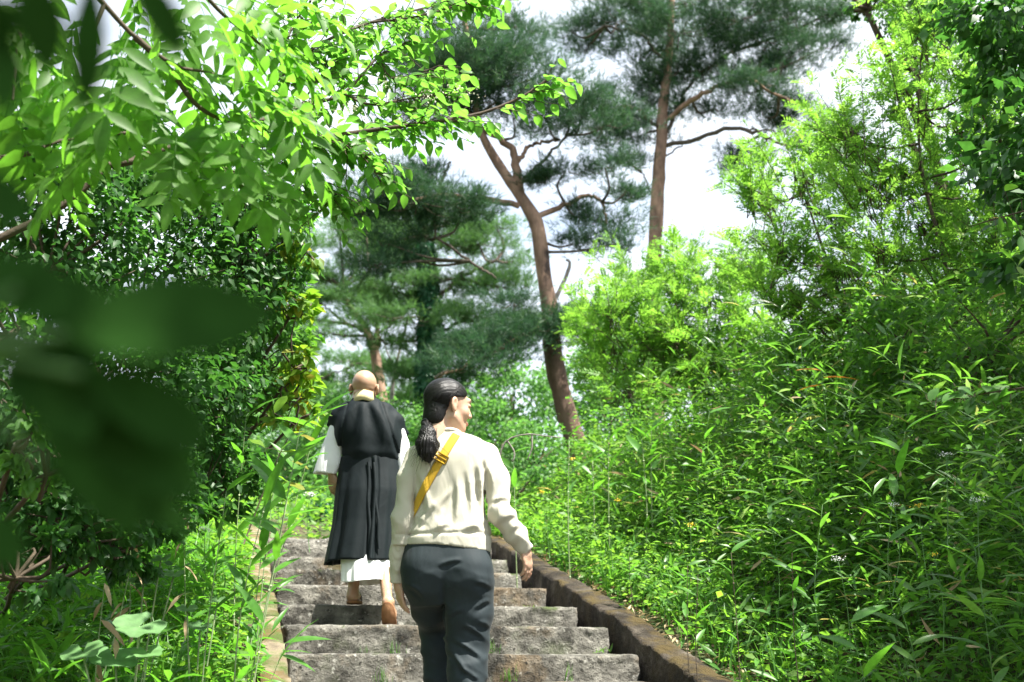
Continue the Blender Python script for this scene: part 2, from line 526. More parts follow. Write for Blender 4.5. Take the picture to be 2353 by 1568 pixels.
def skin_mat(name, c1, c2, rough=.5):
    m, nt, out = new_mat(name)
    L = nt.links.new
    tc = nd(nt, 'ShaderNodeTexCoord')
    n1 = nd(nt, 'ShaderNodeTexNoise', Scale=11.0, Detail=5.0)
    L(tc.outputs['Object'], n1.inputs['Vector'])
    r = ramp(nt, [(.3, c1), (.7, c2)])
    L(n1.outputs['Fac'], r.inputs['Fac'])
    bs = nd(nt, 'ShaderNodeBsdfPrincipled', Roughness=rough)
    bs.inputs['Subsurface Weight'].default_value = .25
    bs.inputs['Subsurface Radius'].default_value = (.012, .005, .003)
    bs.inputs['Subsurface Scale'].default_value = 1.0
    L(r.outputs['Color'], bs.inputs['Base Color'])
    n2 = nd(nt, 'ShaderNodeTexNoise', Scale=160.0, Detail=3.0)
    L(tc.outputs['Object'], n2.inputs['Vector'])
    b = nd(nt, 'ShaderNodeBump', Strength=.12, Distance=.003)
    L(n2.outputs['Fac'], b.inputs['Height'])
    L(b.outputs[0], bs.inputs['Normal'])
    L(bs.outputs[0], out.inputs['Surface'])
    return m

M['skin_f'] = skin_mat('skin_light', (.40, .245, .165), (.48, .305, .215), .45)
M['skin_m'] = skin_mat('skin_tan', (.34, .205, .125), (.43, .275, .18), .42)
M['hair'] = rough_mat('hair_black', [(.3, (.003, .0027, .0027)), (.7, (.008, .0068, .0064))], 30, stretch=(9, 9, 1), rough=.38, bump=.2, bscale=70, spec=.28)
M['sweat'] = cloth_mat('sweatshirt_cream', (.43, .41, .335), (.475, .45, .37), .92, .12, 700, .35, 9)
M['trouser'] = cloth_mat('trousers_slate', (.013, .020, .0235), (.018, .027, .031), .7, .04, 900, .30, 7, .22)
M['robe'] = cloth_mat('robe_black', (.0042, .0082, .0096), (.0066, .0115, .0132), .7, .0, 900, .25, 7, .18)
M['white_cloth'] = cloth_mat('cloth_white', (.74, .76, .75), (.80, .81, .80), .8, .1, 900, .25, 10)
M['collar'] = cloth_mat('collar_straw', (.50, .43, .22), (.58, .50, .28), .8, .1, 900, .1, 10)
M['strap'] = cloth_mat('strap_mustard', (.50, .30, .020), (.56, .35, .03), .65, .1, 1200, .05, 20)
M['buckle'] = cloth_mat('buckle_mustard', (.48, .29, .02), (.52, .32, .03), .35, .0, 1200, .0, 20, .5)
M['sole'] = rough_mat('sandal_sole', [(.3, (.20, .095, .045)), (.7, (.34, .17, .08))], 14, rough=.8, bump=.4)
M['sandal_strap'] = rough_mat('sandal_strap', [(.3, (.03, .025, .022)), (.7, (.07, .055, .045))], 14, rough=.6, bump=.3)
M['eye'] = rough_mat('eye_dark', [(.3, (.01, .008, .007)), (.7, (.02, .015, .012))], 14, rough=.25, bump=.0)
M['lip'] = rough_mat('lip', [(.3, (.42, .17, .14)), (.7, (.48, .20, .17))], 14, rough=.4, bump=.0)
# ------------------------------------------------------------------ ground
def make_ground():
    xs = np.concatenate([np.linspace(-300, -14, 24)[:-1], np.linspace(-14, 18, 161)[:-1], np.linspace(18, 300, 24)])
    ys = np.concatenate([np.linspace(-60, -2, 14)[:-1], np.linspace(-2, 24, 131)[:-1], np.linspace(24, 420, 40)])
    X, Y = np.meshgrid(xs, ys, indexing='xy')
    Z = ground_z(X, Y)
    ny, nx = X.shape
    V = np.stack([X, Y, Z], -1).reshape(-1, 3)
    j, i = np.meshgrid(np.arange(ny - 1), np.arange(nx - 1), indexing='ij')
    F = np.stack([j * nx + i, j * nx + i + 1, (j + 1) * nx + i + 1, (j + 1) * nx + i], -1).reshape(-1, 4)
    o = link('ground', mesh_from('ground', V, F, True), M['soil'])
    tag(o, kind='structure')
make_ground()

# ------------------------------------------------------------------ rough blocks
from mathutils import noise as mnoise
def fbm(p, s, oct=3):
    v = 0; a = 1; f = s
    for k in range(oct):
        v += a * mnoise.noise(Vector((p[0] * f, p[1] * f, p[2] * f)))
        a *= .5; f *= 2.1
    return v

def rough_block(x0, x1, y0, y1, z0, z1, cell=.03, amp=.012, bev=.02, seed=0.0, skew=None):
    """block with chipped, hammered faces: only front, top, sides carry relief"""
    nx = max(2, int((x1 - x0) / cell)); ny = max(2, int((y1 - y0) / (cell * 2.5))); nz = max(2, int((z1 - z0) / cell))
    idx = {}
    V = []; F = []
    def vid(i, j, k):
        key = (i, j, k)
        if key in idx: return idx[key]
        p = np.array([x0 + (x1 - x0) * i / nx, y0 + (y1 - y0) * j / ny, z0 + (z1 - z0) * k / nz])
        n = np.zeros(3)
        if i == 0: n[0] -= 1
        if i == nx: n[0] += 1
        if j == 0: n[1] -= 1
        if k == nz: n[2] += 1
        c = abs(n).sum()
        q = p + np.array([seed * 7.3, seed * 3.1, seed])
        d = amp * fbm(q, 5, 4) + amp * .6 * fbm(q, 22, 2)
        if c > 1: d -= bev * (.35 + 2.2 * max(0, fbm(q, 7, 3)))
        if n[2] > 0 and c == 1: d *= .45
        if c: p = p + n / max(1, c ** .5) * d
        if skew: p = skew(p)
        idx[key] = len(V); V.append(p)
        return idx[key]
    for i in range(nx):
        for k in range(nz):
            F.append([vid(i, 0, k), vid(i + 1, 0, k), vid(i + 1, 0, k + 1), vid(i, 0, k + 1)])
            F.append([vid(i, ny, k), vid(i, ny, k + 1), vid(i + 1, ny, k + 1), vid(i + 1, ny, k)])
        for j in range(ny):
            F.append([vid(i, j, nz), vid(i + 1, j, nz), vid(i + 1, j + 1, nz), vid(i, j + 1, nz)])
    for j in range(ny):
        for k in range(nz):
            F.append([vid(0, j, k), vid(0, j, k + 1), vid(0, j + 1, k + 1), vid(0, j + 1, k)])
            F.append([vid(nx, j, k), vid(nx, j + 1, k), vid(nx, j + 1, k + 1), vid(nx, j, k + 1)])
    return np.array(V), np.array(F)

def make_stairs():
    root = empty('stone_stairway', (1.44, 6.7, CAM_Z - .3))
    tag(root, 'weathered grey granite stairway of rough wide steps climbing between two low walls', 'stairway')
    inv = np.array(root.location)
    for s in range(len(STEP_Y)):
        y0, z1 = STEP_Y[s], STEP_Z[s]
        y1 = (STEP_Y[s + 1] if s + 1 < len(STEP_Y) else y0 + .6) + .10
        z0 = (STEP_Z[s - 1] if s else z1 - .2) - .10
        r = random.Random(40 + s)
        n = [2, 1, 2, 2, 2, 2, 2, 1, 2, 1, 2, 2, 3][s]
        cuts = [STAIR_L + .01] + sorted(STAIR_L + (STAIR_R - STAIR_L) * (k / n + r.uniform(-.1, .1)) for k in range(1, n)) + [STAIR_R + r.uniform(-.03, .03)]
        for k in range(n):
            g = .006
            far = s > 9
            V, F = rough_block(cuts[k] + g, cuts[k + 1] - g, y0 + r.uniform(-.015, .015), y1, z0, z1 + r.uniform(-.008, .008), cell=.045 if far else .020 if s in (5, 6, 7, 8) else .03, amp=.014, bev=.015, seed=s * 3.7 + k)
            link('step_stone', mesh_from('step_stone', V - inv, F, True), M['stone'], root)
make_stairs()

def make_side_walls():
    # right: one poured wall with an eroded, mossy top
    root = empty('stair_wall', (2.65, 6.5, CAM_Z - .3))
    tag(root, 'low brown mossy concrete wall running down the right side of the steps', 'wall')
    inv = np.array(root.location)
    ys = np.concatenate([np.arange(2.6, 12.6, .035)])
    prof = [(2.525, -.75), (2.527, -.45), (2.527, -.30), (2.527, -.2), (2.527, -.12), (2.527, -.06), (2.528, -.02), (2.535, .0), (2.56, .004), (2.60, .006), (2.64, .006), (2.68, .006), (2.71, .0), (2.722, -.015), (2.725, -.06), (2.725, -.2), (2.725, -.5)]
    V = []
    for y in ys:
        zt = float(nose(y)) + .055 - .02 * smooth(10, 12, y)
        for (x, dz) in prof:
            p = np.array([x, y, zt + dz])
            edge = 1.0 if dz > -.03 else .5
            d1 = fbm(p, 4, 4) * .014 + fbm(p + 9, 18, 2) * .008
            cx = -1 if x < 2.62 else 1
            V.append(p + np.array([cx * d1 * (1 if dz < -.01 else .3), 0, (fbm(p + 4, 7, 3) * .016 if dz > -.03 else 0) * edge]))
    V = np.array(V); m = len(prof)
    i, j = np.meshgrid(np.arange(len(ys) - 1), np.arange(m - 1), indexing='ij')
    F = np.stack([i * m + j, i * m + j + 1, (i + 1) * m + j + 1, (i + 1) * m + j], -1).reshape(-1, 4)[:, ::-1]
    e0 = np.arange(m)[None]; e1 = ((len(ys) - 1) * m + np.arange(m))[None]
    me = mesh_from('wall_body', V - inv, [F, e0, e1[:, ::-1]], True)
    link('wall_body', me, M['wall'], root)
    # left: kerb stones set end to end
    root = empty('stone_kerb', (.3, 6.5, CAM_Z - .3))
    tag(root, 'narrow moss-stained stone kerb edging the left side of the steps', 'kerb')
    inv = np.array(root.location)
    y = 2.4; k = 0
    r = random.Random(5)
    while y < 12.2:
        L = r.uniform(.7, 1.0)
        yc = y + L / 2
        def skew(p, yc=yc):
            q = p.copy(); q[2] += float(nose(p[1])); return q
        V, F = rough_block(.235, STAIR_L - .004, y + .004, y + L - .004, -.5, .03 + r.uniform(-.015, .015), cell=.03, amp=.014, bev=.014, seed=60 + k, skew=skew)
        link('kerb_stone', mesh_from('kerb_stone', V - inv, F, True), M['kerb'], root)
        y += L; k += 1
make_side_walls()
# ------------------------------------------------------------------ pines
def pxs(w, D):
    """metres covered by w photo pixels at distance D"""
    return w * D / FPX * 1.0

def trunk_part(root, name, ctrl, D, mat, seg=10, n=28, wob=.05, doff=None):
    """ctrl: (x, y, width) in the photo, with an optional distance offset"""
    inv = np.array(root.location)
    P = np.array([at(c[0], c[1], D + (c[3] if len(c) > 3 else 0)) for c in ctrl])
    R = np.array([pxs(c[2], D) * .5 for c in ctrl])
    pts = spline(P, n)
    t = np.linspace(0, 1, n)
    rad = np.interp(t * (len(R) - 1), np.arange(len(R)), R)
    g = Geo()
    g.tube(pts - inv, rad, seg, rng.random(), True, wob)
    return link(name, g.mesh(name, True), mat, root), pts

def needle_tufts(pos, dirs, size, per=16, width=1.0):
    """bottle-brush shoots: needles fan out around each shoot direction"""
    N = len(pos)
    k = per
    d = np.repeat(unit(dirs), k, 0)
    p = np.repeat(pos, k, 0)
    s = np.repeat(size, k)
    along = np.tile(np.linspace(0, 1, k), N) * .75
    rnd = unit(rng.normal(size=(N * k, 3)))
    nd_ = unit(d * (.35 + .75 * along[:, None]) + rnd * .62)
    p = p + d * (along * s * .9)[:, None]
    nn = unit(np.cross(nd_, rng.normal(size=(N * k, 3))))
    R = frames(nd_, nn)
    L = s * rng.uniform(.65, 1.05, N * k)
    sc = np.stack([L * width, L, L], -1)
    rv = np.repeat(rng.random(N), k)
    return scatter(NEEDLE, p, R, sc, np.clip(rv + rng.normal(0, .08, N * k), 0, .999))

def pine(label, D, trunk, limbs, pads, mat='needle', low=None, tuft=.17, dens=1.0, dead=(), width=1.0, bark='bark_pine', split=None, per=12):
    base = at(trunk[0][0], trunk[0][1], D)
    base[2] = float(ground_z(base[0], base[1])) - .1
    root = empty('pine_tree', base)
    tag(root, label, 'pine tree', 'pines on the slope')
    inv = np.array(base)
    # the foot of the trunk reaches the ground
    c0 = trunk[0]
    ctrl = list(trunk)
    P0 = base
    g = Geo()
    P = np.array([P0] + [at(c[0], c[1], D + (c[3] if len(c) > 3 else 0)) for c in ctrl])
    R = np.array([pxs(c0[2], D) * .62] + [pxs(c[2], D) * .5 for c in ctrl])
    n = 44
    pts = spline(P, n)
    rad = np.interp(np.linspace(0, len(R) - 1, n), np.arange(len(R)), R)
    if split:                       # dark plated bark low down, red bark above
        zs = at(c0[0], split, D)[2]
        k = int(np.argmin(abs(pts[:, 2] - zs)))
        g.tube(pts[:k + 1] - inv, rad[:k + 1] * 1.03, 12, .3, True, .06)
        link('lower_trunk', g.mesh('lower_trunk', True), M['bark_pine_low'], root)
        g = Geo()
        g.tube(pts[k:] - inv, rad[k:], 12, .3, True, .06)
    else:
        g.tube(pts - inv, rad, 12, .3, True, .06)
    link('trunk', g.mesh('trunk', True), M[bark], root)
    for lc in limbs:
        Pl = np.array([at(c[0], c[1], D + (c[3] if len(c) > 3 else 0)) for c in lc])
        Rl = np.array([pxs(c[2], D) * .5 for c in lc])
        q = spline(Pl, 22)
        q[1:-1] += rng.normal(0, pxs(2.0, D), q[1:-1].shape)
        g = Geo()
        g.tube(q - inv, np.interp(np.linspace(0, len(Rl) - 1, 22), np.arange(len(Rl)), Rl), 8, .4, True, .07)
        link('limb', g.mesh('limb', True), M[bark if lc[0][2] > 12 else 'bark_grey'], root)
    for lc in dead:
        Pl = np.array([at(c[0], c[1], D) for c in lc])
        g = Geo()
        g.tube(spline(Pl, 14) - inv, np.interp(np.linspace(0, len(lc) - 1, 14), np.arange(len(lc)), [pxs(c[2], D) * .5 for c in lc]), 8, .4, True, .07)
        link('dead_limb', g.mesh('dead_limb', True), M['bark_dead'], root)
    skel = [pts] + [np.array([at(c[0], c[1], D + (c[3] if len(c) > 3 else 0)) for c in lc]) for lc in limbs]
    skel = np.concatenate(skel)
    tw = Geo()
    TP, TD, TS = [], [], []
    for pd in pads:
        cx, cy, rx, ry = pd[0], pd[1], pd[2] * 1.12, pd[3] * .92
        do = pd[4] if len(pd) > 4 else rng.uniform(-1, 1) * pxs(rx, D) * .7
        C = at(cx, cy, D + do)
        RX, RZ = pxs(rx, D), pxs(ry, D)
        ax = np.array([RX, RX * .8, RZ])
        rr = np.array([math.cos(YAW), -math.sin(YAW), 0]); ff = np.array([math.sin(YAW), math.cos(YAW), 0])
        # twig from the nearest wood to the pad
        b = skel[np.argmin(((skel - C) ** 2).sum(1) + np.where(skel[:, 2] > C[2] + RZ, 3, 0))]
        mid = (b + C) / 2 + rng.normal(0, RX * .12, 3) + np.array([0, 0, -RZ * .3])
        q = spline([b, mid, C], 9)
        tw.tube(q - inv, np.linspace(pxs(7, D), pxs(3, D), 9) * .6, 5, .5, False)
        ns = max(4, int(RX * RZ * 52))
        for _ in range(ns):
            u = unit(rng.normal(size=3)) * rng.uniform(.2, 1) ** .5
            c = C + rr * u[0] * ax[0] + ff * u[1] * ax[1] + np.array([0, 0, u[2] * ax[2]])
            q = spline([C + (c - C) * .12, (C + c) / 2 - np.array([0, 0, .08]), c], 5)
            if rng.random() < .6:
                tw.tube(q - inv, np.linspace(pxs(3, D), pxs(1.2, D), 5) * .5, 4, .5, False)
            nt = int(22 * dens)
            cr = min(.36, .6 * RX) * rng.uniform(.7, 1.2)
            pp = c + rng.normal(size=(nt, 3)) * np.array([cr, cr, cr * .36]) * .62
            dd = unit((pp - C) * np.array([1, 1, .4]) * .6 / max(RX, .3) + np.array([0, 0, .62]) + rng.normal(size=(nt, 3)) * .38)
            TP.append(pp); TD.append(dd); TS.append(rng.uniform(.7, 1.15, nt) * tuft)
    TP = np.concatenate(TP); TD = np.concatenate(TD); TS = np.concatenate(TS)
    V, F, A = needle_tufts(TP - inv, TD, TS, per, width)
    link('twigs', tw.mesh('twigs', True), M['bark_grey'], root)['kind'] = 'stuff'
    cr_ = link('crown', mesh_from('crown', V, F, False, {'rnd': A}), M[mat], root)
    cr_['kind'] = 'stuff'
    return root

pine('tall red pine with forked leaning trunk in the middle, dark lower trunk', 18,
     [(1338, 1085, 54), (1318, 1000, 48), (1296, 930, 46), (1275, 840, 45), (1266, 760, 42), (1262, 700, 40), (1248, 620, 37), (1240, 550, 37), (1228, 505, 34), (1205, 465, 30), (1182, 430, 27),
      (1150, 385, 24), (1118, 330, 21), (1098, 285, 18), (1090, 200, 16), (1076, 90, 14), (1058, 5, 12), (1050, -80, 10)],
     [[(1196, 452, 24), (1190, 405, 24), (1180, 350, 20), (1155, 322, 16), (1112, 300, 12), (1085, 260, 9)],
      [(1192, 474, 16), (1120, 456, 15, -.3), (1050, 450, 13, -.6), (980, 453, 12, -.9), (900, 470, 9, -1), (815, 492, 6, -1)],
      [(1238, 497, 15), (1300, 472, 13, .2), (1345, 450, 11, .3), (1383, 466, 8, .3), (1392, 515, 6, .3)],
      [(1188, 372, 13), (1220, 335, 9), (1285, 322, 7)],
      [(1200, 415, 9), (1255, 362, 8), (1300, 312, 6)],
      [(1035, 372, 6, -.5), (1008, 440, 8, -.6), (998, 550, 6, -.6)],
      [(1252, 745, 16), (1170, 790, 12, -.6), (1080, 838, 8, -1.0), (1000, 870, 5, -1.2)],
      [(1098, 290, 13), (1060, 240, 10), (1005, 205, 8, .3), (960, 180, 5, .5)],
      [(1004, 548, 6, -.6), (1080, 600, 6, -.7), (1140, 640, 4, -.7)]],
     [(960, 470, 130, 30, -.8), (860, 480, 90, 24, -1), (900, 425, 100, 32, -.8), (1000, 405, 50, 22, -.4), (1060, 495, 60, 22, -.4),
      (1080, 170, 110, 50), (990, 120, 80, 45), (1170, 120, 90, 45), (1140, 235, 110, 36), (1010, 215, 80, 34), (1060, 60, 110, 40), (1200, 60, 60, 30), (980, 280, 60, 24), (1040, 130, 110, 40), (1120, 190, 100, 36), (1230, 180, 70, 30), (960, 160, 60, 40), (1180, 270, 80, 26), (1340, 270, 70, 28),
      (1300, 240, 80, 32), (1390, 290, 80, 28), (1260, 290, 60, 22), (1300, 395, 70, 24), (1390, 385, 70, 24), (1250, 420, 40, 18),
      (1380, 500, 60, 32, .3), (1420, 560, 50, 24, .3), (1330, 500, 50, 34, .3), (1440, 440, 50, 22, .4), (1320, 560, 40, 22, .2),
      (890, 560, 60, 26, -.8), (860, 610, 60, 26, -.8), (960, 530, 50, 24, -.6), (930, 590, 44, 22, -.6),
      (1200, 770, 100, 26, -.3), (1330, 745, 56, 26, .2), (1270, 735, 60, 24, -.35), (1120, 815, 90, 24, -.7), (1030, 850, 70, 22, -1), (1080, 780, 60, 20, -.8), (1180, 700, 50, 18, -.5), (1230, 762, 80, 30, -.5), (1150, 792, 100, 30, -.8), (1295, 748, 80, 30, -.4), (1080, 832, 90, 26, -1.1), (960, 468, 130, 34, -1.2), (880, 450, 110, 34, -1.2), (1040, 472, 80, 26, -.9), (1340, 252, 90, 34, -.3), (1120, 150, 120, 44, -.5), (1010, 180, 90, 40, -.4)],
     split=790, dead=[[(1274, 692, 12), (1292, 655, 10), (1306, 622, 9), (1309, 603, 7), (1301, 597, 6)]], width=1.1, dens=2.2)

pine('straight red pine with broad dark crown at the upper right', 24,
     [(1500, 760, 38), (1501, 640, 36), (1505, 560, 33), (1512, 430, 33), (1520, 330, 29), (1523, 250, 26), (1535, 150, 20), (1541, 60, 17), (1545, -40, 14)],
     [[(1530, 336, 12), (1610, 316, 11, -.4), (1690, 295, 10, -.7), (1750, 310, 8, -.9), (1800, 335, 6, -1), (1862, 337, 4, -1)],
      [(1532, 275, 13), (1590, 232, 12, -.3), (1650, 200, 10, -.6), (1722, 182, 8, -.8), (1790, 222, 6, -1), (1850, 242, 4, -1)],
      [(1532, 305, 10), (1560, 245, 10, .3), (1600, 180, 8, .6), (1680, 120, 6, .9)],
      [(1518, 300, 10), (1450, 245, 8, -.5), (1380, 262, 5, -.8)],
      [(1536, 150, 9), (1470, 80, 7, -.3), (1390, 60, 5, -.5)],
      [(1700, 296, 5, -.7), (1760, 300, 4, -.9), (1830, 312, 3, -1)],
      [(1515, 372, 5), (1570, 330, 4), (1590, 322, 3)],
      [(1497, 452, 5), (1487, 420, 4), (1474, 396, 3)]],
     [(1420, 50, 110, 34), (1560, 80, 120, 40), (1700, 50, 150, 44), (1830, 50, 100, 36), (1890, 110, 50, 24), (1640, 150, 120, 36), (1500, 195, 90, 34), (1420, 245, 100, 30), (1750, 210, 110, 32),
      (1820, 262, 80, 24), (1890, 300, 70, 20), (1570, 240, 70, 26), (1690, 372, 50, 15), (1730, 345, 60, 14), (1860, 330, 50, 14), (1390, 320, 80, 24), (1310, 70, 60, 26), (1600, 10, 220, 36),
      (1800, 140, 90, 34), (1470, 130, 70, 28), (1350, 110, 60, 20), (1560, 165, 80, 30), (1760, 100, 100, 36), (1480, 310, 60, 20), (1930, 20, 80, 30), (1470, 20, 100, 30), (1440, 370, 44, 16), (1640, 250, 60, 20), (1760, 270, 70, 18)],
     tuft=.19, width=1.15, dens=1.9)

pine('slender far pine with pinkish forked trunk behind the man in black', 30,
     [(880, 960, 28), (870, 870, 26), (860, 805, 23), (846, 768, 19), (828, 735, 15), (800, 700, 11), (790, 660, 8)],
     [[(864, 815, 16), (868, 765, 12), (862, 715, 8)], [(842, 765, 12), (800, 745, 9), (772, 724, 6), (740, 700, 4)], [(850, 780, 8), (900, 745, 6), (930, 720, 4)]],
     [(760, 640, 70, 22), (840, 600, 80, 26), (715, 690, 50, 16), (820, 680, 70, 20), (905, 690, 60, 20), (755, 765, 56, 11), (880, 730, 50, 14), (700, 610, 50, 24), (780, 540, 70, 30), (880, 560, 60, 26), (720, 735, 40, 12), (690, 560, 50, 24)],
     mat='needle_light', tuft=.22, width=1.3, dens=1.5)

pine('pale green pine with ivy-wrapped trunk behind the woman', 27,
     [(985, 1030, 30), (985, 850, 30), (988, 720, 28), (980, 600, 22), (975, 500, 14)],
     [[(985, 700, 12), (1060, 640, 9, -.4), (1140, 600, 6, -.8)], [(984, 680, 12), (920, 630, 9, -.4), (850, 620, 5, -.8)], [(985, 780, 10), (1060, 740, 8, .4), (1130, 730, 5, .6)]],
     [(1000, 560, 120, 36), (1100, 560, 90, 32), (900, 560, 80, 32), (1050, 640, 130, 32), (900, 660, 100, 32), (1150, 660, 70, 28), (1100, 730, 90, 26), (940, 730, 100, 26), (1000, 800, 120, 28), (1120, 790, 80, 24), (1050, 505, 70, 24), (870, 780, 60, 22), (1180, 600, 50, 24), (960, 860, 80, 22), (1090, 880, 70, 22), (840, 520, 80, 30), (950, 500, 80, 28), (1140, 520, 60, 26), (820, 660, 70, 26), (1010, 700, 110, 28), (860, 720, 70, 24), (1180, 740, 60, 24), (1050, 930, 90, 24)],
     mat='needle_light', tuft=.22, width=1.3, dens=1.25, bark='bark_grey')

pine('distant pine with low dark crown left of the man in black', 38,
     [(700, 1010, 20), (700, 900, 18), (706, 800, 14), (715, 700, 8)],
     [[(702, 900, 7), (740, 870, 5), (790, 850, 3)], [(702, 880, 7), (660, 850, 5)]],
     [(720, 900, 70, 18), (780, 880, 60, 18), (660, 860, 60, 20), (740, 940, 70, 18), (690, 800, 60, 20), (810, 830, 60, 16), (640, 760, 60, 26), (600, 840, 70, 30), (900, 850, 80, 22), (920, 910, 70, 22), (830, 950, 80, 22)],
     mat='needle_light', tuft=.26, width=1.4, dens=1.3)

# thin bare trunk far behind, between the two heads
t = empty('dead_sapling', at(903, 1020, 29))
tag(t, 'thin pale dead tree trunk standing behind and between the two walkers', 'tree trunk')
trunk_part(t, 'trunk', [(903, 1030, 11), (900, 920, 9), (908, 850, 8), (925, 780, 6), (940, 720, 4)], 29, M['bark_dead'])
trunk_part(t, 'limb', [(908, 850, 5), (890, 810, 4), (880, 780, 3)], 29, M['bark_dead'])

# ivy that wraps the trunk behind the woman
def ivy_sleeve():
    D = 26.8
    N = 5200
    base = at(985, 1030, D)
    root = empty('ivy_vine', base)
    tag(root, 'deep green ivy sheathing the pine trunk behind the woman', 'ivy')
    y = rng.uniform(560, 1020, N)
    cx = np.interp(y, [500, 600, 720, 850, 1030], [975, 980, 988, 985, 985])
    P = np.array([at(a, b, D) for a, b in zip(cx, y)])
    ang = rng.uniform(0, 6.283, N)
    r = pxs(21, D) * rng.uniform(.8, 1.25, N) * np.interp(y, [560, 700, 1030], [.7, 1, 1.2])
    out = np.stack([np.cos(ang), np.sin(ang), np.zeros(N)], -1)
    P = P + out * r[:, None]
    d = unit(np.array([0, 0, -1.0]) + out * .5 + rng.normal(size=(N, 3)) * .5)
    R = frames(d, unit(out + rng.normal(size=(N, 3)) * .4))
    V, F, A = scatter(LEAF_LOW, P - base, R, rng.uniform(.10, .17, N))
    o = link('foliage', mesh_from('foliage', V, F, False, {'rnd': A}), M['ivy'], root)
    o['kind'] = 'stuff'
    g = Geo()
    for k in range(3):
        yy = np.linspace(1030, 600, 14)
        q = np.array([at(np.interp(b, [500, 600, 720, 850, 1030], [975, 980, 988, 985, 985]) + 16 * math.sin(b * .02 + k * 2), b, D - pxs(18, D) * math.cos(b * .02 + k * 2)) for b in yy])
        g.tube(q - base, .03, 5)
    link('stem', g.mesh('stem', True), M['bark_grey'], root)
ivy_sleeve()

# ------------------------------------------------------------------ bushes and broadleaf crowns from leafy shells
def leaf_cloud(C, ax, N, size, inner=.45, up=.55, droop=.3, yawr=True):
    """leaves gathered in clumps through an ellipsoid, more of them towards its skin"""
    nc = max(6, N // 40)
    u = unit(rng.normal(size=(nc, 3))) * (rng.uniform(inner ** 3, 1, nc) ** (1 / 3.0))[:, None]
    c = u * ax
    idx = rng.integers(0, nc, N)
    cr = min(ax) * .30
    p = c[idx] + rng.normal(size=(N, 3)) * cr * np.array([.62, .62, .42])
    out = unit(p / ax)
    d = unit(out * .9 + rng.normal(size=(N, 3)) * .7 - np.array([0, 0, droop]))
    n = unit(np.array([0, 0, up]) + out * .5 + rng.normal(size=(N, 3)) * .45)
    return C + p, frames(d, n), rng.uniform(.65, 1.2, N) * size, c + C

def bush(label, crowns, mat, size, dens, tmpl=None, name='bush', cat='bush', group=None, trunk_r=.03, inner=.45, up=.55, base=None, droop=.3):
    tmpl = tmpl or LEAF_QUAD
    dens = dens * 8
    c0 = np.mean([c[0] for c in crowns], 0)
    if base is None:
        base = np.array([c0[0], c0[1], float(ground_z(c0[0], c0[1])) - .05])
    root = empty(name, base)
    tag(root, label, cat, group)
    g = Geo()
    Vs, Fs, As, n = [], [], [], 0
    for C, ax in crowns:
        C = np.asarray(C, float); ax = np.asarray(ax, float)
        N = int(dens * (ax[0] * ax[1] * ax[2]) ** (2 / 3) / size ** 2)
        P, R, S, cl = leaf_cloud(C, ax, N, size, inner, up, droop)
        V, F, A = scatter(tmpl, P - base, R, S)
        Vs.append(V); Fs.append(F + n); As.append(A); n += len(V)
        hub = C - np.array([0, 0, ax[2] * .6])
        q = spline([base, (base + hub) / 2 + rng.normal(0, .08, 3), hub], 8)
        g.tube(q - base, np.linspace(trunk_r, trunk_r * .55, 8), 7, .3)
        for k in rng.choice(len(cl), min(len(cl), 14), replace=False):
            q = spline([hub, (hub + cl[k]) / 2 + rng.normal(0, .04, 3), cl[k]], 6)
            g.tube(q - base, np.linspace(trunk_r * .5, trunk_r * .12, 6), 5, .3, False)
    link('stems', g.mesh('stems', True), M['twig'], root)
    o = link('foliage', mesh_from('foliage', np.concatenate(Vs), np.concatenate(Fs), False, {'rnd': np.concatenate(As)}), M[mat], root)
    o['kind'] = 'stuff'
    return root

def pxcrown(x, y, D, rx, ry, dz=.8):
    return (at(x, y, D), (pxs(rx, D), pxs(rx, D) * dz, pxs(ry, D)))

G = 'undergrowth bushes behind the steps'
bush('pale green bush directly right of the leaning pine trunk', [pxcrown(1420, 930, 21, 110, 90), pxcrown(1400, 830, 23, 90, 70)], 'far_leaf', .11, 5, group=G)
bush('sunlit bush behind the woman, left of the leaning pine trunk', [pxcrown(1180, 900, 23, 120, 90), pxcrown(1120, 1000, 20, 110, 80)], 'far_leaf', .11, 5, group=G)
bush('low bush behind the woman at her raised face', [pxcrown(1230, 1040, 17, 90, 70), pxcrown(1180, 1110, 14.5, 80, 60)], 'far_leaf', .08, 5, group=G)
bush('dense bush at the foot of the leaning pine', [pxcrown(1420, 1050, 16, 110, 60), pxcrown(1340, 1120, 15, 80, 50)], 'weed', .08, 5, group=G)
bush('dark green bush beside the hanging white sleeve', [pxcrown(700, 1080, 20, 110, 90), pxcrown(640, 1000, 24, 110, 90)], 'far_leaf', .10, 5, group=G)
bush('round bluish bush at the top of the steps, left of the robe', [pxcrown(745, 1190, 15, 55, 45)], 'ivy', .07, 6, group=G)
bush('yellow-green bush behind the shaved head', [pxcrown(900, 990, 27, 130, 80), pxcrown(800, 960, 30, 110, 80)], 'far_leaf', .12, 5, group=G)
bush('tall hazy bush closing the view far left of the stairs', [pxcrown(560, 960, 26, 160, 130), pxcrown(610, 820, 30, 110, 110)], 'far_leaf', .12, 5, group=G)
bush('broad bush under the ivy-wrapped pine', [pxcrown(1050, 1000, 25, 150, 100), pxcrown(980, 1090, 22, 140, 70)], 'far_leaf', .11, 5, group=G)
bush('distant bush filling the gap right of the leaning pine', [pxcrown(1480, 820, 30, 160, 110), pxcrown(1330, 900, 30, 120, 80)], 'far_leaf', .14, 5, group=G)

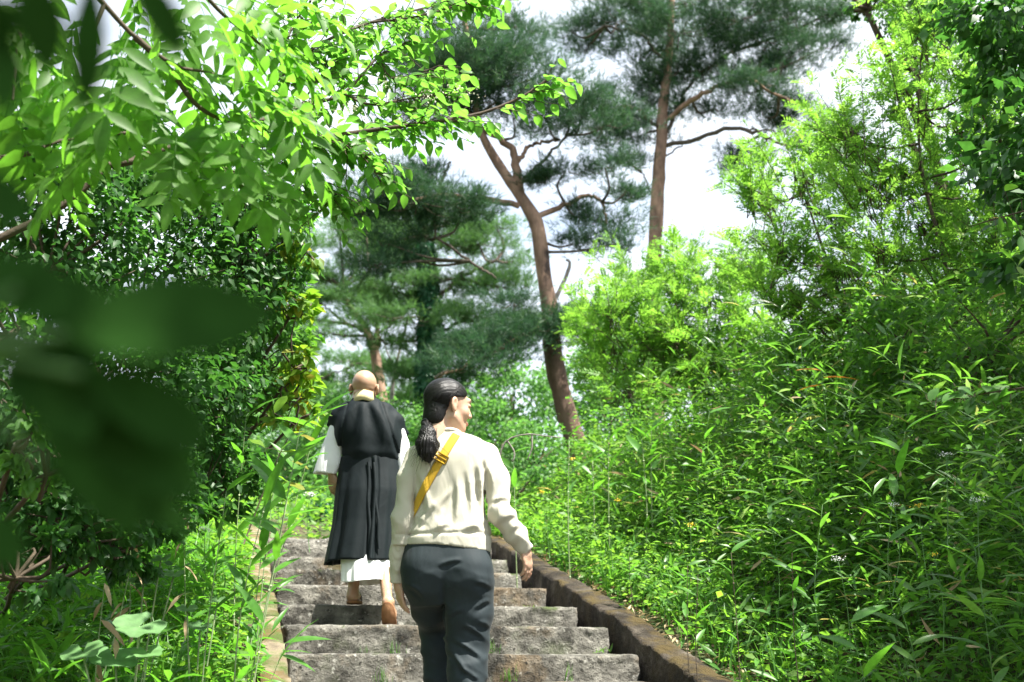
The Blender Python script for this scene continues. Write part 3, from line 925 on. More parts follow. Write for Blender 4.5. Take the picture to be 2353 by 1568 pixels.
def undergrowth():
    r = np.random.default_rng(31)
    n = 80000
    x = r.uniform(-16, 24, n); y = r.uniform(13.5, 46, n)
    z = ground_z(x, y)
    cl = np.clip(vnoise(x, y, 3.2, 8) * 1.6 + .55, .08, 1.5)
    h = cl * r.random(n) ** .6 * np.interp(y, [13.5, 20, 46], [.45, 1.2, 2.6])
    ok = (abs(x * math.cos(YAW) - y * math.sin(YAW)) < .52 * (x * math.sin(YAW) + y * math.cos(YAW)))
    x, y, z, h = x[ok], y[ok], z[ok], h[ok]
    k = len(x)
    d = unit(r.normal(size=(k, 3)) * np.array([1, 1, .6]))
    N = unit(np.array([0, 0, .8]) + r.normal(size=(k, 3)) * .45)
    V, F, A = scatter(LEAF_QUAD, np.stack([x, y, z + h], -1), frames(d, N), r.uniform(.6, 1.2, k) * np.interp(y, [13, 46], [.11, .26]), r.random(k))
    o = link('undergrowth', mesh_from('undergrowth', V, F, False, {'rnd': A}), M['far_leaf'])
    tag(o, 'mixed leafy undergrowth covering the slope beneath the pines', 'undergrowth', kind='stuff')
undergrowth()
# ------------------------------------------------------------------ right-hand feathery trees
def spray_leaf(N, pos, d, nrm, L, pairs=9, lw=.16):
    """pinnate fronds: returns geometry of leaflets for N fronds"""
    R = frames(d, nrm)
    x, y, z = R[:, :, 0], R[:, :, 1], R[:, :, 2]
    P, Dd, Nn, S, Rv = [], [], [], [], []
    rv = rng.random(N)
    for i in range(pairs):
        t = (i + .6) / pairs
        c = pos + y * (t * L)[:, None] - np.array([0, 0, 1.0]) * (L * .18 * t * t)[:, None]
        s = L * lw * 2.0 * math.sin(math.pi * (.18 + .72 * t)) ** .7
        for sg in (-1, 1):
            P.append(c)
            Dd.append(unit(x * sg + y * .75 + rng.normal(size=(N, 3)) * .16))
            Nn.append(unit(z + rng.normal(size=(N, 3)) * .25))
            S.append(s * rng.uniform(.8, 1.15, N)); Rv.append(np.clip(rv + rng.normal(0, .05, N), 0, .999))
    P.append(pos + y * L[:, None] * .97); Dd.append(y); Nn.append(z); S.append(L * lw * 1.2); Rv.append(rv)
    return np.concatenate(P), frames(np.concatenate(Dd), np.concatenate(Nn)), np.concatenate(S), np.concatenate(Rv)

def feather_tree(label, D, stem, pads, mat='feather', L=.26, dens=1.0, wl=1.0, name='broadleaf_tree', bark='twig', pairs=8):
    base = at(stem[0][0], stem[0][1], D)
    base[2] = float(ground_z(base[0], base[1])) - .1
    root = empty(name, base)
    tag(root, label, 'tree', 'leafy trees on the right bank')
    P = np.array([base] + [at(c[0], c[1], D + (c[3] if len(c) > 3 else 0)) for c in stem[1:]])
    q = spline(P, 30)
    g = Geo()
    rr_ = np.interp(np.linspace(0, len(stem) - 1, 30), np.arange(len(stem)), [pxs(c[2], D) * .14 for c in stem])
    g.tube(q - base, rr_, 9, .3, True, .05)
    link('trunk', g.mesh('trunk', True), M[bark], root)
    tw = Geo()
    PP, DD, NN = [], [], []
    rgt = np.array([math.cos(YAW), -math.sin(YAW), 0]); fwd = np.array([math.sin(YAW), math.cos(YAW), 0])
    for pd in pads:
        cx, cy, rx, ry = pd[0], pd[1], pd[2] * 1.22, pd[3] * 1.15
        do = pd[4] if len(pd) > 4 else rng.uniform(-.6, .6)
        C = at(cx, cy, D + do)
        RX, RZ = pxs(rx, D), pxs(ry, D)
        b = q[np.argmin(((q - C) ** 2).sum(1) + np.where(q[:, 2] > C[2] - RZ * .3, 4, 0))]
        lq = spline([b, (b + C) / 2 - np.array([0, 0, .1]), C], 8)
        tw.tube(lq - base, np.linspace(.012, .005, 8), 6, .3, False)
        ns = max(8, int(RX * RZ * 125))
        for _ in range(ns):
            u = unit(rng.normal(size=3)) * rng.uniform(.15, 1) ** .5
            c = C + rgt * u[0] * RX + fwd * u[1] * RX * .8 + np.array([0, 0, u[2] * RZ])
            dirn = unit((c - C) * .8 / max(RX, .2) + np.array([-.3, -.1, .9]) + rng.normal(size=3) * .3)
            ln = rng.uniform(.4, .85)
            s0 = c - dirn * ln * .5
            tq = spline([s0, c + rng.normal(0, .02, 3), c + dirn * ln * .5], 5)
            tw.tube(tq - base, np.linspace(.006, .002, 5), 4, .3, False)
            tw.tube(spline([C * .8 + c * .2, (C + s0) / 2 + np.array([0, 0, -.05]), s0], 4) - base, [.007, .006, .006, .005], 4, .3, False)
            nf = int(13 * dens)
            tt = np.sort(rng.uniform(0, 1, nf))
            pp = s0 + dirn[None] * (ln * tt)[:, None]
            a = rng.uniform(0, 6.28, nf)
            side = unit(np.cross(dirn, np.array([.3, .1, 1.0])))
            s2 = np.cross(dirn, side)
            dd = unit(dirn[None] * .75 + side[None] * np.cos(a)[:, None] + s2[None] * np.sin(a)[:, None] * .8 + np.array([0, 0, .1]))
            PP.append(pp); DD.append(dd); NN.append(unit(np.array([0, 0, 1.0]) + rng.normal(size=(nf, 3)) * .45))
    PP = np.concatenate(PP); DD = np.concatenate(DD); NN = np.concatenate(NN)
    n = len(PP)
    p, R, S, rv = spray_leaf(n, PP, DD, NN, rng.uniform(.65, 1.15, n) * L, pairs)
    V, F, A = scatter(LEAF_FINE, p - base, R, np.stack([S * 1.25 * wl, S, S], -1), rv)
    link('twigs', tw.mesh('twigs', True), M['twig'], root)['kind'] = 'stuff'
    o = link('crown', mesh_from('crown', V, F, False, {'rnd': A}), M[mat], root)
    o['kind'] = 'stuff'
    return root

feather_tree('feathery light green tree filling the upper right', 9.5,
             [(2230, 1000, 60), (2200, 800, 46), (2170, 600, 36), (2120, 400, 26), (2110, 250, 18), (2120, 80, 8)],
             [(1950, 300, 80, 60), (2070, 210, 80, 70), (2170, 110, 80, 70), (2200, 280, 110, 80), (2060, 380, 120, 70), (2260, 420, 90, 90), (2100, 520, 110, 70), (2300, 300, 60, 90), (2120, 40, 50, 40), (2250, 180, 60, 60), (2290, 560, 70, 80), (1990, 430, 90, 50), (2180, 640, 110, 60), (2010, 560, 90, 50)], L=.19)
feather_tree('feathery light green tree leaning left towards the straight pine', 10.5,
             [(1980, 950, 50), (1950, 760, 38), (1900, 600, 28), (1860, 480, 18), (1830, 380, 8)],
             [(1760, 450, 60, 50), (1840, 400, 80, 45), (1890, 480, 90, 50), (1790, 560, 70, 36), (1900, 340, 60, 34), (1930, 600, 110, 50), (1800, 660, 90, 50), (2000, 690, 110, 60), (1720, 430, 30, 20), (1870, 740, 120, 60), (1740, 620, 60, 36), (1960, 400, 60, 40)], L=.20)
feather_tree('low bright green tree below the straight pine trunk', 13,
             [(1600, 1000, 40), (1590, 850, 32), (1560, 720, 22), (1530, 640, 10)],
             [(1450, 640, 70, 40), (1400, 710, 60, 40), (1540, 650, 80, 40), (1520, 750, 110, 60), (1640, 690, 90, 50), (1420, 800, 70, 46), (1620, 800, 110, 60), (1370, 770, 40, 30), (1700, 770, 90, 60), (1500, 850, 110, 60), (1660, 890, 120, 60), (1440, 900, 80, 40), (1560, 610, 60, 24), (1700, 620, 60, 40)], L=.23)
bush('shadowed bush on the right bank under the feathery trees', [pxcrown(2080, 780, 9, 160, 110), pxcrown(1850, 860, 10.5, 150, 90), pxcrown(2260, 760, 7.8, 130, 130)], 'mid_leaf', .06, 4.5, name='bush', tmpl=LEAF_MID)

# dark overhanging tree at the right edge; most of it stands outside the frame and shades the bank
def shade_tree():
    base = np.array([8.2, 3.2, float(ground_z(8.2, 3.2)) - .1])
    root = empty('broadleaf_tree', base)
    tag(root, 'dark-leaved tree hanging into the top right corner', 'tree', 'leafy trees on the right bank')
    top = base + np.array([-.6, .6, 7.5])
    g = Geo()
    q = spline([base, base + np.array([-.2, .1, 3.0]), top], 14)
    g.tube(q - base, np.linspace(.22, .08, 14), 10, .3, True, .05)
    crowns = []
    tips = [at(2330, 40, 7.5), at(2290, 20, 8.5), at(2345, 240, 8.0), at(2100, 20, 10.5), at(2420, 330, 7.2), at(2420, 520, 7.0)]
    rad = [(.55, .5, .35), (.5, .5, .3), (.28, .4, .7), (.4, .4, .22), (.5, .5, .5), (.35, .4, .5)]
    for x, y, z, r in [(7.3, 4.1, 8.0, 1.2), (8.2, 3.0, 8.2, 1.2), (8.0, 5.0, 7.8, 1.1), (9.0, 4.0, 8.0, 1.2), (6.9, 2.9, 7.6, 1.0), (6.0, 2.5, 7.8, 1.0), (6.2, 3.5, 7.9, .8), (5.6, 1.7, 7.6, .9), (5.3, 2.7, 8.0, .8), (7.1, 5.2, 8.2, .9), (8.6, 6.0, 8.2, 1.0)]:
        tips.append(np.array([x, y, z])); rad.append((r, r, r * .55))
    Vs, Fs, As, n = [], [], [], 0
    for C, ax in zip(tips, rad):
        ax = np.array(ax)
        N = int(36 * (ax[0] * ax[1] * ax[2]) ** (2 / 3) / .085 ** 2)
        P, R, S, cl = leaf_cloud(np.asarray(C), ax, N, .10, .2, .6, .5)
        V, F, A = scatter(LEAF_QUAD, P - base, R, S)
        Vs.append(V); Fs.append(F + n); As.append(A); n += len(V)
        b = q[np.argmin(((q - C) ** 2).sum(1))]
        g.tube(spline([b, (b + C) / 2 + np.array([0, 0, .3]), C], 10) - base, np.linspace(.06, .012, 10), 6, .3, False)
    link('trunk', g.mesh('trunk', True), M['bark_grey'], root)
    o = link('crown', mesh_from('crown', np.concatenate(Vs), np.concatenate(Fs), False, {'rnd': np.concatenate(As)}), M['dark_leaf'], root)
    o['kind'] = 'stuff'
shade_tree()
# the creeper-hung bough behind the feathery tree's top
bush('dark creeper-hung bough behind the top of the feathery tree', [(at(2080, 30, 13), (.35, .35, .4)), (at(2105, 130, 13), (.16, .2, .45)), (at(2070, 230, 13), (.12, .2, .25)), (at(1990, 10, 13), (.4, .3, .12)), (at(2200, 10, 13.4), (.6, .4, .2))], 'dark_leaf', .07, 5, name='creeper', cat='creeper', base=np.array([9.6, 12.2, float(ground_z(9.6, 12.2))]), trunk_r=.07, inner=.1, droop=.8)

# ------------------------------------------------------------------ bamboo grass on the right bank
def culms(xy, H, lean, leaf_L, per, whorl=4, stem_r=.004, droop=.25):
    """arching stems with lance leaves; returns stems Geo and leaf arrays"""
    g = Geo()
    P, D, N, S = [], [], [], []
    for (x, y), h in zip(xy, H):
        z = float(ground_z(x, y)) - .03
        a = rng.uniform(0, 6.28)
        ln = lean * rng.uniform(.3, 1.2) * h
        b = np.array([x, y, z])
        tp = b + np.array([math.cos(a) * ln, math.sin(a) * ln, h])
        m = b + np.array([math.cos(a) * ln * .25, math.sin(a) * ln * .25, h * .6])
        q = spline([b, m, tp], 6)
        g.tube(q[[0, 2, 4, 5]], np.linspace(stem_r, stem_r * .5, 4), 3, rng.random(), False)
        for k in range(per):
            t = 1 - (k / per) ** 1.4 * .62
            i = t * 5; j = min(4, int(i)); f = i - j
            p = q[j] * (1 - f) + q[j + 1] * f
            ph = a + k * 2.4 + rng.normal(0, .5)
            el = rng.uniform(-.25, .75) if k >= whorl else rng.uniform(.1, 1.1)
            P.append(p); D.append((math.cos(ph) * math.cos(el), math.sin(ph) * math.cos(el), math.sin(el)))
            S.append(leaf_L * rng.uniform(.6, 1.15))
    P = np.array(P); D = np.array(D); S = np.array(S)
    N = unit(np.array([0, 0, 1.0]) + rng.normal(size=P.shape) * .35)
    return g, P, frames(D, N), S

def stuff_obj(name, label, cat, mat, V, F, A, smooth_shade=False):
    o = link(name, mesh_from(name, V, F, smooth_shade, {'rnd': A}), M[mat])
    tag(o, label, cat, kind='stuff')
    return o

def in_view(x, y, z, m=.06):
    """rough test that a point lies inside the camera's view widened by m"""
    dx, dy, dz = x, y, z - CAM_Z
    u = dx * math.cos(YAW) - dy * math.sin(YAW)
    h = dx * math.sin(YAW) + dy * math.cos(YAW)
    f = h * math.cos(PITCH) + dz * math.sin(PITCH)
    v = -h * math.sin(PITCH) + dz * math.cos(PITCH)
    return (f > .3) & (abs(u) < f * (.45 + m)) & (abs(v) < f * (.30 + m))

def bank_bamboo():
    xy, H = [], []
    while len(xy) < 4300:
        x = rng.uniform(3.0, 11); y = rng.uniform(3.5, 17)
        z = float(ground_z(x, y))
        h = np.interp(x, [3.0, 3.5, 4.3, 6, 9], [.2, .5, 1.1, 1.9, 2.3]) * rng.uniform(.45, 1.1)
        h *= np.interp(y, [8, 12, 17], [1, .55, .35])
        if not in_view(x, y, z + h * .8, .08): continue
        if rng.random() > np.interp(math.hypot(x, y), [5, 9, 17], [1, .8, .35]): continue
        if x < 3.4 and rng.random() < .6: continue
        xy.append((x, y)); H.append(h)
    g, P, R, S = culms(xy, H, .75, .175, 11, stem_r=.0028)
    V, F, A = scatter(LEAF_LANCE, P, R, S)
    stuff_obj('bamboo_grass', 'dense bamboo grass with lance leaves covering the right bank', 'bamboo grass', 'sasa', V, F, A)
    me = g.mesh('bamboo_grass_stems', True)
    o = link('bamboo_grass_stems', me, M['stem'])
    tag(o, 'thin crowded stems of the bamboo grass on the right bank', 'stems', kind='stuff')
bank_bamboo()

def weeds(name, label, n, xr, yr, hr, size, mat, tmpl, keep=None, up=.7, seed=1, rows=1, far=1.0):
    r = np.random.default_rng(seed)
    x = r.uniform(*xr, n * 3); y = r.uniform(*yr, n * 3)
    z = ground_z(x, y)
    h = r.uniform(*hr, n * 3) * r.uniform(.3, 1, n * 3)
    ok = in_view(x, y, z + h, .05)
    if keep is not None: ok &= keep(x, y, r)
    x, y, z, h = x[ok][:n], y[ok][:n], z[ok][:n], h[ok][:n]
    k = len(x)
    P = np.stack([x, y, z + h], -1)
    a = r.uniform(0, 6.28, k)
    d = unit(np.stack([np.cos(a), np.sin(a), r.normal(.25, .4, k)], -1))
    N = unit(np.array([0, 0, up]) + r.normal(size=(k, 3)) * .4)
    V, F, A = scatter(tmpl, P, frames(d, N), size * r.uniform(.5, 1.3, k), r.random(k))
    return stuff_obj(name, label, 'weeds', mat, V, F, A)

not_stairs = lambda x, y, r: (x > 2.80) | (x < .2) | (y > 12.2)
weeds('weeds', 'low leafy weeds on the ground of the right bank', 20000, (2.78, 9), (3.6, 16), (.02, .40), .07, 'weed', LEAF_MID, not_stairs, seed=11)
weeds('weeds', 'sunlit leafy weeds beyond the right wall by the pine foot', 16000, (2.8, 9), (8.5, 19), (.05, .55), .075, 'weed', LEAF_MID, not_stairs, seed=12)
weeds('weeds', 'narrow-leaved weeds tangled along the right wall', 9000, (2.78, 6), (3.6, 14), (.03, .45), .13, 'grass', LEAF_MIDL, not_stairs, seed=13)
weeds('weeds', 'weeds at the top of the steps behind both walkers', 12000, (-3, 6), (11.6, 22), (.03, .5), .09, 'weed', LEAF_MID, None, seed=14)
weeds('weeds', 'leafy weeds on the left verge beside the kerb', 13000, (-4, .22), (2.5, 12), (.02, .34), .075, 'weed', LEAF_MID, lambda x, y, r: x < .22, seed=15)
weeds('dry_leaves', 'dry brown leaves lying beside the right wall', 2600, (2.74, 4.6), (3.6, 12), (.0, .03), .09, 'dry', LEAF_MIDL, lambda x, y, r: r.random(len(x)) < np.interp(x, [2.74, 3.3, 4.6], [1, .5, .2]), up=1.5, seed=16)
weeds('dry_leaves', 'withered straw-coloured bamboo leaves hanging among the right bank', 600, (3.2, 9), (3.8, 13), (.3, 1.5), .13, 'dry', LEAF_LANCE, None, up=.2, seed=17)

def grass(name, label, n, xr, yr, L, mat, keep, seed):
    r = np.random.default_rng(seed)
    x = r.uniform(*xr, n * 3); y = r.uniform(*yr, n * 3)
    cl = vnoise(x, y, .9, seed) * .5 + .5
    z = ground_z(x, y)
    ok = in_view(x, y, z + L * .5, .08) & keep(x, y, r) & (r.random(n * 3) < cl * 1.3)
    x, y, z = x[ok][:n], y[ok][:n], z[ok][:n]
    k = len(x)
    a = r.uniform(0, 6.28, k)
    zax = unit(np.stack([np.cos(a) * .35, np.sin(a) * .35, np.ones(k)], -1) + r.normal(size=(k, 3)) * .18)
    xax = unit(np.cross(zax, np.stack([np.cos(a), np.sin(a), np.zeros(k)], -1)))
    yax = np.cross(zax, xax)
    R = np.stack([xax, yax, zax], -1)
    V, F, A = scatter(blade_template(.55, 4, .035), np.stack([x, y, z - .01], -1), R, L * r.uniform(.45, 1.15, k), r.random(k))
    return stuff_obj(name, label, 'grass', mat, V, F, A)
grass('grass', 'long bright grass on the left verge beside the kerb', 3200, (-3.2, .24), (2.6, 11), .42, 'grass', lambda x, y, r: x < .05 - .12 * r.random(len(x)), 21)
grass('grass', 'long grass between the weeds of the right bank', 5000, (2.8, 7), (3.6, 14), .36, 'grass', lambda x, y, r: x > 2.8, 22)

weeds('weeds', 'mixed broad-leaved climbers threading the bamboo grass of the right bank', 17000, (3.3, 10), (3.8, 12), (.2, 1.5), .055, 'mid_leaf', LEAF_MID, lambda x, y, r: vnoise(x, y, 1.6, 5) > -.1, seed=18)
weeds('weeds', 'pale sunlit leaves on top of the right bank', 9000, (3.2, 10), (6.5, 12), (.5, 1.5), .06, 'feather', LEAF_MIDL, lambda x, y, r: vnoise(x, y, 1.1, 6) > .0, seed=19)

weeds('weeds', 'bright yellow-green leaves in the sun just beyond the right wall', 16000, (2.8, 5.2), (7.2, 15), (.03, .55), .055, 'feather', LEAF_MID, None, seed=20)  # sunlight put into the colour: paler leaf material than the other weeds

def verge_bamboo():
    xy, H = [], []
    while len(xy) < 330:
        x = rng.uniform(-3.0, .12); y = rng.uniform(2.8, 9)
        z = float(ground_z(x, y)); h = rng.uniform(.15, .55)
        if not in_view(x, y, z + h, .05): continue
        xy.append((x, y)); H.append(h)
    g, P, R, S = culms(xy, H, .8, .19, 9, stem_r=.0025)
    V, F, A = scatter(LEAF_LANCE, P, R, S)
    stuff_obj('bamboo_grass', 'low bright bamboo grass mixed into the left verge', 'bamboo grass', 'sasa_young', V, F, A)
verge_bamboo()
# ------------------------------------------------------------------ left side: shrubs, overhanging trees
def screen_size(P, S):
    return S / np.linalg.norm(P - np.array([0, 0, CAM_Z]), axis=1)

def emit_leaves(root, tmpl, mat, P, R, S, n_ind=300, part='leaf', rest='foliage', rv=None, rest_t=None):
    """the largest leaves in view become leaf objects that share one mesh, the rest one foliage part"""
    base = np.array(root.location)
    ok = in_view(P[:, 0], P[:, 1], P[:, 2], 0)
    key = np.where(ok, screen_size(P, S), 0)
    o = np.argsort(-key)
    ind = o[:n_ind]; ind = ind[key[ind] > 0]
    m = np.ones(len(P), bool); m[ind] = False
    me = bpy.data.meshes.new(part)
    me.from_pydata([tuple(v) for v in tmpl[0]], [], [tuple(int(i) for i in f) for f in tmpl[1]])
    me.polygons.foreach_set('use_smooth', np.ones(len(me.polygons), bool))
    me.materials.append(M[mat])
    for i in ind:
        ob = bpy.data.objects.new(part, me)
        COL.objects.link(ob)
        ob.parent = root
        ob.matrix_local = Matrix(np.block([[R[i] * S[i], (P[i] - base)[:, None]], [np.zeros((1, 3)), np.ones((1, 1))]]).tolist())
    if m.any():
        V, F, A = scatter(rest_t or tmpl, P[m] - base, R[m], S[m], None if rv is None else rv[m])
        ob = link(rest, mesh_from(rest, V, F, True, {'rnd': A}), M[mat], root)
        ob['kind'] = 'stuff'

def twiggy(branches, n_twig, twig_len, leaf_gap, leaf_size, droop=.35, spread=.9, gravity=.12, out_bias=None, r0=.010):
    """side twigs with alternate leaves along given branch polylines; returns Geo of wood and leaf arrays"""
    g = Geo()
    P, D, S = [], [], []
    for q, rad, nt in branches:
        q = np.asarray(q)
        g.tube(q, np.linspace(rad, rad * .35, len(q)), 7, .3, False)
        nt = int((nt or n_twig) * 1.8)
        for k in range(nt):
            t = rng.uniform(.08, 1)
            i = t * (len(q) - 1); j = min(len(q) - 2, int(i)); f = i - j
            b = q[j] * (1 - f) + q[j + 1] * f
            tg = unit(q[j + 1] - q[j])
            d = unit(tg * .7 + unit(rng.normal(size=3)) * spread * np.array([1, 1, .6]))
            if out_bias is not None: d = unit(d + out_bias)
            L = twig_len * rng.uniform(.4, 1.15) * (1 - .3 * t)
            m = 6
            s = np.linspace(0, 1, m)
            tq = b + d[None] * (s * L)[:, None] - np.array([0, 0, 1.0]) * (gravity * L * s * s)[:, None] + np.cumsum(rng.normal(0, L * .02, (m, 3)), 0)
            g.tube(tq, np.linspace(.0028, .001, m), 4, .3, False)
            nl = max(2, int(L / leaf_gap))
            for u in range(nl):
                ss = (u + .6) / nl
                i2 = ss * (m - 1); j2 = min(m - 2, int(i2)); f2 = i2 - j2
                p = tq[j2] * (1 - f2) + tq[j2 + 1] * f2
                td = unit(tq[j2 + 1] - tq[j2])
                side = unit(np.cross(td, np.array([0, 0, 1.0]))) * (1 if u % 2 else -1)
                ld = unit(td * .55 + side * .8 + rng.normal(size=3) * .25 - np.array([0, 0, droop * rng.uniform(.2, 1.7)]))
                P.append(p); D.append(ld); S.append(leaf_size * rng.uniform(.6, 1.15))
    P = np.array(P); D = np.array(D); S = np.array(S)
    N = unit(np.array([0, 0, 1.0]) + rng.normal(size=P.shape) * .42)
    return g, P, frames(D, N), S

# --- fine-twigged tree with egg-shaped leaves reaching over the steps
def viburnum():
    D = 4.4
    base = np.array([-2.3, 4.2, float(ground_z(-2.3, 4.2)) - .05])
    root = empty('overhanging_tree', base)
    tag(root, 'tree with small egg-shaped translucent leaves arching over the steps from the left', 'tree')
    hub = at(250, 380, 4.3)
    def B(pts, rad, nt, n=16):
        return (spline([at(x, y, d) for x, y, d in pts], n), rad, nt)
    br = [B([(250, 380, 4.3), (480, 345, 4.35), (640, 330, 4.4), (740, 316, 4.4), (850, 300, 4.4), (960, 285, 4.4), (1100, 262, 4.45), (1200, 222, 4.5), (1255, 185, 4.5)], .014, 40, 26),
          B([(250, 380, 4.3), (420, 330, 4.5), (560, 290, 4.6), (690, 245, 4.7), (790, 215, 4.7), (870, 130, 4.75), (940, 95, 4.8)], .012, 34, 22),
          B([(560, 290, 4.6), (640, 180, 4.7), (720, 110, 4.8), (850, 52, 4.9), (1000, 12, 5.0), (1060, -10, 5.0)], .010, 34, 20),
          B([(640, 180, 4.7), (660, 90, 4.8), (700, 20, 4.9), (760, -40, 5)], .008, 24, 14),
          B([(850, 52, 4.9), (950, 40, 4.8), (1060, 10, 4.8), (1110, -10, 4.8)], .006, 16, 10),
          B([(740, 316, 4.4), (810, 340, 4.35), (850, 380, 4.3), (880, 425, 4.3)], .006, 14, 12),
          B([(640, 330, 4.4), (700, 380, 4.4), (740, 430, 4.4), (765, 470, 4.45)], .006, 14, 12),
          B([(790, 215, 4.7), (850, 240, 4.6), (950, 225, 4.6), (1040, 215, 4.6)], .006, 18, 12),
          B([(480, 345, 4.35), (540, 400, 4.4), (620, 440, 4.5), (700, 460, 4.6)], .007, 20, 12),
          B([(870, 130, 4.75), (900, 180, 4.7), (960, 170, 4.7), (1010, 150, 4.7)], .005, 12, 10),
          B([(690, 245, 4.7), (740, 170, 4.8), (800, 110, 4.9)], .005, 14, 8)]
    g, P, R, S = twiggy(br, 20, .27, .034, .070, droop=.5, spread=.9, out_bias=np.array([.25, 0, 0]))
    P = P; 
    q = spline([base, base + np.array([.2, 0, 1.2]), hub + np.array([-.3, 0, -.3]), hub], 14)
    g.tube(q, np.linspace(.022, .011, 14), 9, .3)
    V = np.concatenate(g.V)
    me = g.mesh('branches', True)
    me.transform(Matrix.Translation(-Vector(base)))
    link('branches', me, M['twig'], root)
    emit_leaves(root, LEAF_OV, 'viburnum', P, R, S, 300)
    # cream flower heads
    for (x, y, d) in [(990, 225, 4.5), (1060, 210, 4.5), (830, 60, 4.8), (760, 110, 4.8), (700, 240, 4.6), (880, 190, 4.6), (940, 60, 4.8), (660, 60, 4.8), (800, 250, 4.5)]:
        c = at(x, y, d)
        n = 60
        p = c + rng.normal(size=(n, 3)) * np.array([.035, .035, .012])
        Vv, Ff, Aa = scatter(LEAF_FINE, p - base, frames(unit(rng.normal(size=(n, 3))), unit(rng.normal(size=(n, 3)))), np.stack([rng.uniform(.012, .022, n) * 1.6] + [rng.uniform(.008, .014, n)] * 2, -1))
        link('flower_head', mesh_from('flower_head', Vv, Ff, False, {'rnd': Aa}), M['pale_petal'], root)['kind'] = 'stuff'
viburnum()

# --- walnut-like tree with big pinnate leaves, close to the camera
def pinnate_mesh(name, L, pairs, lw, seed):
    r = np.random.default_rng(seed)
    g = Geo()
    q = np.stack([np.zeros(8), np.linspace(0, L * .95, 8), -.16 * L * np.linspace(0, 1, 8) ** 2], -1)
    g.tube(q, np.linspace(.0026, .0012, 8), 4, .5, False)
    P, D, N, S = [], [], [], []
    for i in range(pairs):
        t = .16 + .78 * i / (pairs - 1)
        c = np.array([0, t * L, -.16 * L * t * t])
        s = lw * (.62 + .5 * math.sin(math.pi * (.12 + .75 * t)))
        for sg in (-1, 1):
            P.append(c); D.append(unit(np.array([sg, .62, -.12]) + r.normal(size=3) * .12)); N.append(unit(np.array([0, -.1, 1]) + r.normal(size=3) * .22)); S.append(s * r.uniform(.85, 1.12))
    P.append(q[-1]); D.append(np.array([0, 1, -.35])); N.append(np.array([0, .35, 1.0])); S.append(lw)
    V, F, A = scatter(LEAF_ELL, np.array(P), frames(np.array(D), np.array(N)), np.array(S), np.zeros(len(P)))
    g.add(V, F, A)
    return g.mesh(name, True)

